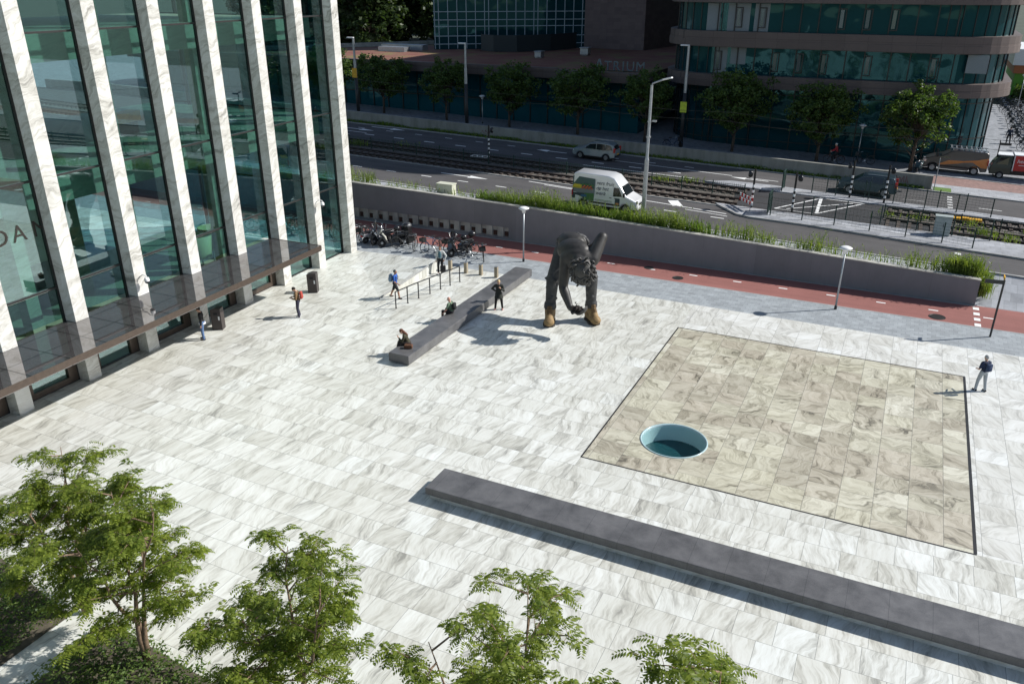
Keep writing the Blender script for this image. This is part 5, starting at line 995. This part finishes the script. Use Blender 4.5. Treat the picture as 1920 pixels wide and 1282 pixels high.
# legs under the cloth
hipL, knL, anL = q(-15.12, 37.6, 3.5), q(-15.28, 36.62, 2.2), q(-15.25, 36.3, .78)
hipR, knR, anR = q(-14.15, 37.85, 3.6), q(-13.4, 37.3, 2.3), q(-13.4, 37.4, .85)
for a, b, c in ((hipL, knL, anL), (hipR, knR, anR)): HB.cap(a, b, .45, .3, 14); HB.cap(b, c, .3, .2, 14)
blob('body', HB, SB, ST, .045, 6)
TJ = MB()
for a, b, c, sx in ((hipL, knL, anL, -1), (hipR, knR, anR, 1)):
    TJ.cap(a, b, .48, .335, 16); TJ.cap(b, c.lerp(b, .12), .33, .265, 16); random.seed(5 + sx)
    for k in range(14): f = random.random(); p_ = b.lerp(c, f * .75); a_ = random.uniform(0, 6.28); TJ.ball(p_ + V((math.cos(a_) * .25, math.sin(a_) * .25, 0)), (.12, .12, .05))
    for k in range(10): f = random.random(); p_ = a.lerp(b, .25 + f * .75); a_ = random.uniform(0, 6.28); TJ.ball(p_ + V((math.cos(a_) * .33, math.sin(a_) * .33, 0)), (.15, .15, .06))
    TJ.lathe([(.2, .78), (.32, .78), (.335, .9), (.305, 1.0), (.325, 1.08), (.2, 1.1)], (c.x, c.y, -.02), 18)
TJ.ball(pel + V((-.05, .12, -.25)), (.84, .6, .55), Mt, 16, 10)
for k in range(26): a_ = random.uniform(0, 6.28); d_ = sideL * math.cos(a_) * .78 + (sideL.cross(spine)) * math.sin(a_) * .52; TJ.ball(pel + spine * random.uniform(-.05, .12) + d_, (.14, .14, .12))
blob('trousers', TJ, SJ, ST, .045, 3)
# hair: many curled locks around the crown
random.seed(11); HM = MB()
HM.ball(hc + fwd_ * .1 - face * .1, (.53, .52, .58), Mh, 16, 10)
for k in range(150):
    u_ = random.uniform(-.35, 1); a_ = random.uniform(0, 6.28); w_ = math.sqrt(1 - min(1, u_ * u_)); n_ = rt * w_ * math.cos(a_) + face * w_ * math.sin(a_) + fwd_ * u_
    if n_.dot(face) > .45 and u_ < .45: continue
    b_ = hc + fwd_ * .1 - face * .06 + rt * (n_.dot(rt) * .54) + face * (n_.dot(face) * .53) + fwd_ * (n_.dot(fwd_) * .61); tg = (V((0, 0, -1)) - n_ * V((0, 0, -1)).dot(n_)) * .6 + rt * random.uniform(-.7, .7) + face * random.uniform(-.4, .4); tg.normalize()
    HM.tube([b_ - n_ * .05, b_ + n_ * .06 + tg * .08, b_ + n_ * .05 + tg * .2, b_ - n_ * .01 + tg * .3], [.055, .06, .045, .012], 6)
HR_ = NT('statue_hair'); HR_.col(HR_.ramp(HR_.noise(HR_.obj(), 9, 5, .7), [(.3, (.022, .021, .020)), (.7, (.07, .066, .06))])); HR_.rough(.5)
HM.build('hair', HR_.mat, ST, smooth=True)
# boots
BT = NT('boot_leather'); BT.col(BT.ramp(BT.noise(BT.obj(), 5, 6, .65), [(.3, (.15, .095, .04)), (.7, (.34, .225, .10))])); BT.rough(.75); BT.bump(BT.noise(BT.obj(), 9, 4), .5, .03); BT = BT.mat; LC = flat('boot_lace', (.16, .10, .045), .8); SOL = flat('boot_sole', (.045, .035, .028), .8)
for (an, toe) in ((anL, q(-14.95, 35.42, 0)), (anR, q(-12.78, 36.75, 0))):
    base = V((an.x, an.y, 0)); d_ = (toe - base); d_.z = 0; L_ = d_.length; d_.normalize(); s_ = V((-d_.y, d_.x, 0)); M_ = Matrix((d_, s_, V((0, 0, 1)))).transposed()
    m = MB(); heel = base - d_ * .15
    m.cap(heel + V((0, 0, .35)), base - d_ * .02 + V((0, 0, .74)), .285, .29, 16); m.cap(heel + V((0, 0, .3)), toe - d_ * .22 + V((0, 0, .27)), .27, .235, 16); m.ball(toe - d_ * .27 + V((0, 0, .26)), (.33, .285, .23), M_, 16, 10); m.cap(base + V((0, 0, .72)), toe - d_ * .35 + V((0, 0, .38)), .26, .2, 14)
    m.ball(heel + V((0, 0, .25)), (.29, .27, .26), M_); o = blob('boot', m, BT, ST, .035, 3)
    m = MB(); pts = [(x, w) for x, w in ((-.28, .0), (-.25, .17), (-.1, .26), (.2, .24), (.5, .28), (.75, .29), (.95, .2), (1.03, 0))]; k_ = (L_ + .06) / 1.03 if 0 else 1; full = pts + [(x, -w) for x, w in pts[-2:0:-1]]
    sc_ = (L_ + .18) / 1.2; poly = [base - d_ * .12 * 0 + d_ * (x * sc_ - .12) + s_ * w * 1.08 for x, w in full]; m.prism([(p.x, p.y) for p in poly], 0, .13); m.build('sole', SOL, o)
    m = MB(); a0, b0_ = base + d_ * .26 + V((0, 0, .95)), toe - d_ * .42 + V((0, 0, .56))
    for k in range(7):
        c_ = a0.lerp(b0_, k / 6) + d_ * .035 + V((0, 0, .03)); n2 = a0.lerp(b0_, (k + .8) / 6) + d_ * .035 + V((0, 0, .03)); m.tube([c_ - s_ * .13 + V((0, 0, -.03)), (c_ + n2) / 2 + V((0, 0, .04)) + d_ * .03, n2 + s_ * .13 + V((0, 0, -.03))], .02, 5); m.tube([c_ + s_ * .13 + V((0, 0, -.03)), (c_ + n2) / 2 + V((0, 0, .04)) + d_ * .03, n2 - s_ * .13 + V((0, 0, -.03))], .02, 5)
    m.build('laces', LC, o)
m = MB(); random.seed(2); e0 = pb_ + hx * .3 + hz * .1
for k in range(34): m.ball(e0 + hx * random.uniform(-.2, .26) + hy * random.uniform(-.17, .17) + hz * random.uniform(0, .14), random.uniform(.035, .08), n=7, h=5)
m.build('soil_handful', flat('statue_soil', (.03, .022, .018), .8), ST, smooth=True)
m = MB(); m.tube([e0 + hz * .1, e0 + hz * .25 + hx * .02, e0 + hz * .42], [.02, .016, .012], 5)
for a_, z_, l_ in ((.4, .3, .12), (2.4, .34, .13), (4.2, .4, .12), (5.5, .44, .12)):
    p_ = e0 + hz * z_; d_ = V((math.cos(a_), math.sin(a_), .5)).normalized(); s_ = d_.cross(V((0, 0, 1))).normalized(); m.add([p_, p_ + d_ * l_ * .5 + s_ * .045, p_ + d_ * l_, p_ + d_ * l_ * .5 - s_ * .045, p_ + d_ * l_ * .5 + V((0, 0, -.015))], [(0, 1, 2, 3), (0, 4, 1), (1, 4, 2), (2, 4, 3), (3, 4, 0)])
m.build('seedling', flat('statue_seedling', (.03, .03, .024), .5), ST)
# ------------------------------------------------------------------ trees and plants
def leafquad(m, c, d, up, l, w):
    d = d.normalized(); s = d.cross(up); s = s.normalized() if s.length > 1e-4 else d.orthogonal().normalized()
    m.v += [tuple(c), tuple(c + d * l * .5 + s * w * .5), tuple(c + d * l), tuple(c + d * l * .5 - s * w * .5)]; k = len(m.v) - 4; m.f.append((k, k + 1, k + 2, k + 3)); m.m.append(0)
def rdir(rz=1): 
    v = V((random.gauss(0, 1), random.gauss(0, 1), random.gauss(0, 1) * rz)); return v.normalized()
def street_tree(l, loc, seed, H, Rr, group, bark, leaf, nclu=150, per=46, ls=.26, base=.28, name='street_tree'):
    random.seed(seed); t = thing(name, l, 'tree', loc, 0, group); T = MB(); Lf = MB()
    top = V((random.uniform(-.2, .2), random.uniform(-.2, .2), H * .85)); T.tube([(0, 0, -.1), (.03, .02, H * .25), top * .6 + V((.1, 0, 0)), top], [H * .022, H * .017, H * .010, .02], 8)
    cl = []
    lobes = [(rdir(.8), random.uniform(.75, 1.12)) for _ in range(9)]
    for _ in range(nclu):
        d = rdir(.9); r = random.random() ** .45; b = max([k for u, k in lobes if u.dot(d) > .55] or [.8]); zc = H * (base + (1 - base) * .52)
        hz = (1 - base) * H * .5; p = V((d.x * Rr * r * b, d.y * Rr * r * b, zc + d.z * hz * r * b)); cl.append(p)
        if random.random() < .45:
            f = max(.2, min(.8, (p.z - H * .15) / H)); o = top * f * .95; T.tube([o, o.lerp(p, .5) + V((0, 0, .12)), p], [H * .006, H * .004, .012], 4)
    for p in cl:
        cr = random.uniform(.28, .5) * Rr * .36
        for _ in range(per):
            q_ = p + rdir(.7) * cr * random.random() ** .5; d = rdir(.5); d.z -= .25; leafquad(Lf, q_, d, rdir(), ls * random.uniform(.7, 1.3), ls * .7)
    T.build('trunk', bark, t, smooth=True); Lf.build('crown', leaf, t); return t
SG = 'street trees along the far sidewalk'
TD = ((-53.1, 5.6, 'shaded street tree nearest the marble fins'), (-45.1, 6.2, 'shaded street tree before podium, second from the left'), (-37.6, 6.4, 'shaded street tree before podium under the middle tram pole'), (-30.0, 6.8, 'shaded street tree below the dark roof lettering'), (-23.05, 6.7, 'dark street tree behind the tall street lamp'), (-14.6, 7.3, 'dark street tree right of the lime signed pole'), (-7.1, 6.9, 'half sunlit street tree near the red jacket cyclist'), (.58, 7.1, 'brightly sunlit street tree beside the orange van'))
ta = street_tree(TD[0][2], (TD[0][0], 77.6, zr(TD[0][0])), 21, 6.4, 3.0, SG, K['bark'], K['leafA']); tb_ = street_tree(TD[7][2], (TD[7][0], 77.6, zr(TD[7][0])), 33, 7.2, 2.75, SG, K['bark'], K['leafA'], 170)
tc_ = street_tree(TD[6][2], (TD[6][0], 77.6, zr(TD[6][0])), 57, 6.8, 3.0, SG, K['bark'], K['leafA'])
for i in range(1, 6): x, h, l = TD[i]; dup((ta, tb_, tc_)[i % 3], (x, 77.6, zr(x)), R(70 * i), l, SG, h / (6.4, 7.1, 6.8)[i % 3])
dup(tc_, (-60.5, 77.6, zr(-60)), R(200), 'shaded street tree half hidden behind the marble fins', SG)
# dark wood behind the podium
WG = 'tall trees behind the podium'
random.seed(77); w1 = street_tree('tall dark tree behind podium roof, closest to gridded tower', (-84, 142, 2.6), 5, 20, 7.5, WG, K['bark'], K['leafW'], 240, 42, .85, .08, 'woodland_tree'); w2 = street_tree('tall dark tree behind podium roof beside the double armed lamp', (-96, 132, 2.8), 6, 18, 7, WG, K['bark'], K['leafW'], 230, 42, .85, .06, 'woodland_tree')
WL = ['second row', 'left of the double armed lamp', 'farthest back', 'beside the marble fins', 'right of the double armed lamp', 'near the roof corner', 'in the middle of the row']
k = 0
for x, y in ((-106, 138), (-92, 158), (-116, 152), (-100, 176), (-84, 172), (-124, 140), (-130, 168), (-76, 160), (-112, 196), (-96, 200), (-140, 188), (-120, 178), (-82, 205), (-90, 128), (-100, 145), (-108, 165), (-88, 186), (-78, 148)):
    dup((w1, w2)[k % 2], (x, y, 2.7), R(50 * k), 'tall dark tree in the wood behind the podium roof', WG, random.uniform(.9, 1.2)); k += 1
hs = MB()
for i, (x, y, l) in enumerate(((-112, 215, 'pale house with red roof glimpsed through the trees, left one'), (-100, 222, 'pale house with red roof glimpsed through the trees, right one'))):
    t = thing('small_house', l, 'house', (x, y, 2.5), R(20)); m = MB(); m.bb(-5, 5, -3, 3, 0, 4.5); m.build('wall', flat('house_wall%d' % i, (.6, .5, .4)), t); m = MB(); m.prism([(-3.4, 4.5), (3.4, 4.5), (0, 7)], -5.3, 5.3, lambda p, z: (z, p[0], p[1])); m.build('roof', flat('house_roof%d' % i, (.4, .12, .06)), t); m = MB(); [m.bb(xx - .6, xx + .6, -3.03, -3.0, 1.5, 3) for xx in (-3, 0, 3)]; m.build('window', K['dkglass'], t)
# honey locusts in the foreground
def locust(l, loc, seed, H, Rr, rz=0, stems=3, sprays=1150, fork=.9):
    random.seed(seed); t = thing('locust_tree', l, 'tree', loc, rz, 'feathery trees in the foreground bed'); T = MB(); Lf = MB(); tw = []
    for s in range(stems):
        a = 6.283 * s / stems + random.uniform(-.4, .4); rr = Rr * random.uniform(.25, .55); hh = H * random.uniform(.86, 1.0) if s else H
        pts = [V((0, 0, -.05)), V((math.cos(a) * .08, math.sin(a) * .08, fork))]
        for k in range(1, 7): f = k / 6; pts.append(V((math.cos(a) * (.1 + rr * f ** 1.2) + random.uniform(-.1, .1), math.sin(a) * (.1 + rr * f ** 1.2) + random.uniform(-.1, .1), fork + (hh - fork - .25) * f)))
        T.tube(pts, [.095, .075, .058, .046, .036, .027, .018, .008], 7)
        for b in range(13):
            f = .22 + .78 * (b + random.random() * .6) / 13; idx = f * 6 + 1; i0 = min(6, int(idx)); o = pts[i0].lerp(pts[i0 + 1] if i0 < 7 else pts[7], idx - i0)
            ang = random.uniform(0, 6.283); ln = Rr * random.uniform(.5, 1.0) * (1.08 - .62 * f); d = V((math.cos(ang), math.sin(ang), random.uniform(.25, .75))).normalized()
            bp = [o, o + d * ln * .4, o + d * ln * .75 + V((0, 0, -.02)), o + d * ln + V((0, 0, -.14 * ln))]; T.tube(bp, [.022, .016, .010, .005], 5)
            for k in range(6):
                g = .3 + .7 * (k + random.random()) / 6; q_ = bp[0].lerp(bp[3], g) + V((0, 0, .08 * math.sin(g * 3.14))); td = (d * .6 + rdir(.5)).normalized(); tl = random.uniform(.18, .5); e = q_ + td * tl; T.tube([q_, e], [.007, .003], 3, False); tw.append((q_, e))
            tw.append((bp[2], bp[3]))
    for _ in range(sprays):
        a, b = random.choice(tw); p = a.lerp(b, random.uniform(.25, 1.05)) + rdir() * .04; d = (rdir(.35) + (b - a).normalized() * .5); d.z = abs(d.z) * .3 + .05; d.normalize(); sl = random.uniform(.22, .38); n_ = 7; sd = d.cross(V((0, 0, 1))).normalized(); prev = p
        for k in range(n_):
            f = (k + 1) / n_; c = p + d * sl * f + V((0, 0, .05 * math.sin(f * 2.2) - .20 * f * f * sl * 2.2))
            ax = (c - prev).normalized(); prev = c; ll = .115 * (1 - .45 * abs(f - .45))
            for s in (-1, 1): leafquad(Lf, c, sd * s + ax * .45 + V((0, 0, -.35 + random.uniform(-.15, .15))), V((0, 0, 1)) + rdir() * .4, ll, .042)
    T.build('trunk', K['bark2'], t, smooth=True); Lf.build('crown', K['leafB'], t); return t
l1 = locust('tall feathery tree at left with pinkish forked trunk in view', (-15.5, 10.3, 0), 3, 5.3, 2.6, R(20), 3, 1900); l2 = locust('feathery tree in the bottom left quarter, second from left', (-10.35, 10.3, 0), 8, 4.95, 2.1, 0, 3, 1500)
l3 = locust('loose airy feathery tree at bottom centre of the view', (-5.2, 10.3, 0), 15, 6.2, 2.75, R(-30), 3, 1000)
dup(l1, (-18.6, 10.9, 0), R(140), 'dense feathery tree at the far left edge of the view', None, (.98, .98, .93)); dup(l2, (-1.3, 9.6, 0), R(100), 'small feathery tree top just peeking in at the bottom edge', None, 1.2)
# grassy weeds behind the retaining wall
def blades(name, pts, lab, matn, hmin, hmax, w=.03, droop=.35, kind='stuff'):
    m = MB()
    for x, y, z, s in pts:
        h = random.uniform(hmin, hmax) * s; a = random.uniform(0, 6.283); d = V((math.cos(a), math.sin(a), 0)); sd = V((-d.y, d.x, 0)) * w; b = V((x, y, z)); c = b + d * h * droop * .35 + V((0, 0, h * .6)); e = b + d * h * droop + V((0, 0, h)); k = len(m.v)
        m.v += [tuple(p) for p in (b - sd * .6, b + sd * .6, c + sd, c - sd, e)]; m.f += [(k, k + 1, k + 2, k + 3), (k + 3, k + 2, k + 4)]; m.m += [0, 0]
        if random.random() < .5:
            for j in range(3): f = random.uniform(.35, .95); leafquad(m, b.lerp(e, f), rdir(.5) + V((0, 0, .4)), rdir(), .16 * s + .05, .05)
    o = m.build(name, matn); tag(o, kind=kind); return o
random.seed(19)
def dens(x):
    v = .55 + .45 * mnoise.noise(V((x * .45, 3.1, 0))) * 1.6
    if x < -33.5: v *= .9 if -37.5 < x < -35 else .25
    elif x < -26.2: v *= .18
    elif x > -3.5 and x < 1.2: v *= .25
    elif x > -9: v *= .6
    return max(.05, v)
pts = []; pt2 = []
while len(pts) < 3600:
    x = random.uniform(-40, 4.8); d_ = dens(x)
    if random.random() < d_: y = 48.98 + abs(random.gauss(0, .42)); pts.append((x, min(y, 50.4), zr(x), .55 + .6 * d_))
blades('weed_grass', pts, None, K['weed'], .35, 1.75, .016)
while len(pt2) < 1100:
    x = random.choice((-25.2, -23, -20.5, -17.5, -15.8, -14.2, -11, -19)) + random.gauss(0, .7)
    if x < 4.5: pt2.append((x, 49.0 + abs(random.gauss(0, .4)), zr(x), 1.0))
blades('weed_bushes', pt2, None, K['weed2'], .4, 1.05, .04, .3)
pt3 = [(5.0 + abs(random.gauss(0, .22)), random.uniform(48.75, 50.6), .35 + .4 * random.random(), 1) for _ in range(700)] + [(4.0 + random.gauss(0, .5), 49.2 + abs(random.gauss(0, .4)), zr(4), 1.15) for _ in range(700)]
blades('weed_grass', [p for p in pt3 if p[0] < 5.9], None, K['weed'], .4, 1.2, .018)
pts = [(random.uniform(-62, 1.8), 71.22 - abs(random.gauss(0, .2)), 0, 1) for _ in range(3200)]; pts = [(x, y, zr(x), .4 + .7 * max(0, mnoise.noise(V((x * .3, 9, 0))) + .4)) for x, y, _, s in pts]
blades('verge_weeds', pts, None, K['weed2'], .15, .45, .03)
pts = []
for cx, cy, nn in ((-45, 61.3, 160), (-46.5, 59, 120), (-41, 63.3, 60), (-17, 62.5, 140), (-15, 63.2, 120), (1.5, 60.9, 60), (5.4, 58.9, 160), (6.8, 58.2, 90), (4.8, 61, 70), (-.5, 60.5, 50), (8.6, 60.6, 60)):
    for _ in range(nn // 2): x = cx + random.gauss(0, .5); pts.append((x, cy + random.gauss(0, .25), zr(x), 1))
blades('track_weeds', pts, None, K['weed'], .2, .6, .025)
# planted bed at the foot of the camera's building
mb = MB(); mb.add([(-30, 2, .005), (-18.9, 2, .005), (-18.9, 10.6, .005), (-24, 11.6, .005), (-30, 11.9, .005)], [(0, 1, 2, 3, 4)]); mb.add([(-17.6, 2, .005), (0, 2, .005), (0, 8.6, .005), (-12, 10.4, .005), (-17.6, 10.9, .005)], [(0, 1, 2, 3, 4)]); struct('planting_bed', mb, K['soil'])
m = MB(); random.seed(23); n_ = 0
while n_ < 30000:
    x = random.uniform(-28, -8); ymax = 11.3 if x < -18.9 else (10.9 + (x + 17.6) * -.1); y = random.uniform(6.0, ymax)
    if -19.0 < x < -17.5: continue
    hgt_ = .25 + .65 * max(0, mnoise.noise(V((x * .8, y * .8, 4))) + .35); z = hgt_ * random.uniform(.5, 1.0); leafquad(m, V((x, y, z)), rdir(.5), rdir(), random.uniform(.07, .16), .06); n_ += 1
tag(m.build('ground_cover', K['shrub']), kind='stuff')
# ------------------------------------------------------------------ far right
t = thing('market_hall', 'low building with green wall, orange band and white roof far right', 'building', (22, 142, 1)); m = MB(); m.bb(11.8, 45, 137, 152, 1, 4.6); m.build('wall', flat('lime_wall', (.16, .42, .04), .6), t, world=True); m = MB(); m.bb(11.5, 45, 136.6, 152.2, 4.6, 5.7); m.build('orange_band', flat('orange_band', (.5, .16, .06), .6), t, world=True); m = MB(); m.bb(11.2, 45, 136.2, 152.6, 5.7, 7.8); m.build('roof', K['white_paint'], t, world=True); m = MB(); m.bb(13, 16, 136.95, 137, 1, 3.6); m.bb(18, 26, 136.95, 137, 1.6, 3.4); m.build('window', K['dkglass'], t, world=True)
t = thing('hedge', 'dark clipped hedge in front of the low green building', 'hedge', (13.5, 133, 1)); m = MB(); random.seed(4)
for _ in range(2500): leafquad(m, V((random.uniform(-1.6, 2.5), random.uniform(-.8, .8), random.uniform(0, 2.4))), rdir(), rdir(), .3, .22)
m.build('crown', K['leafA'], t); m = MB(); m.bb(-1.4, 2.3, -.5, .5, 0, 2.0); m.build('trunk', K['leafW'], t)
post_lamp(12.2, 128, 1.05, 4.2, 'slim white post lamp beyond the bicycle racks', 'far post lamps')
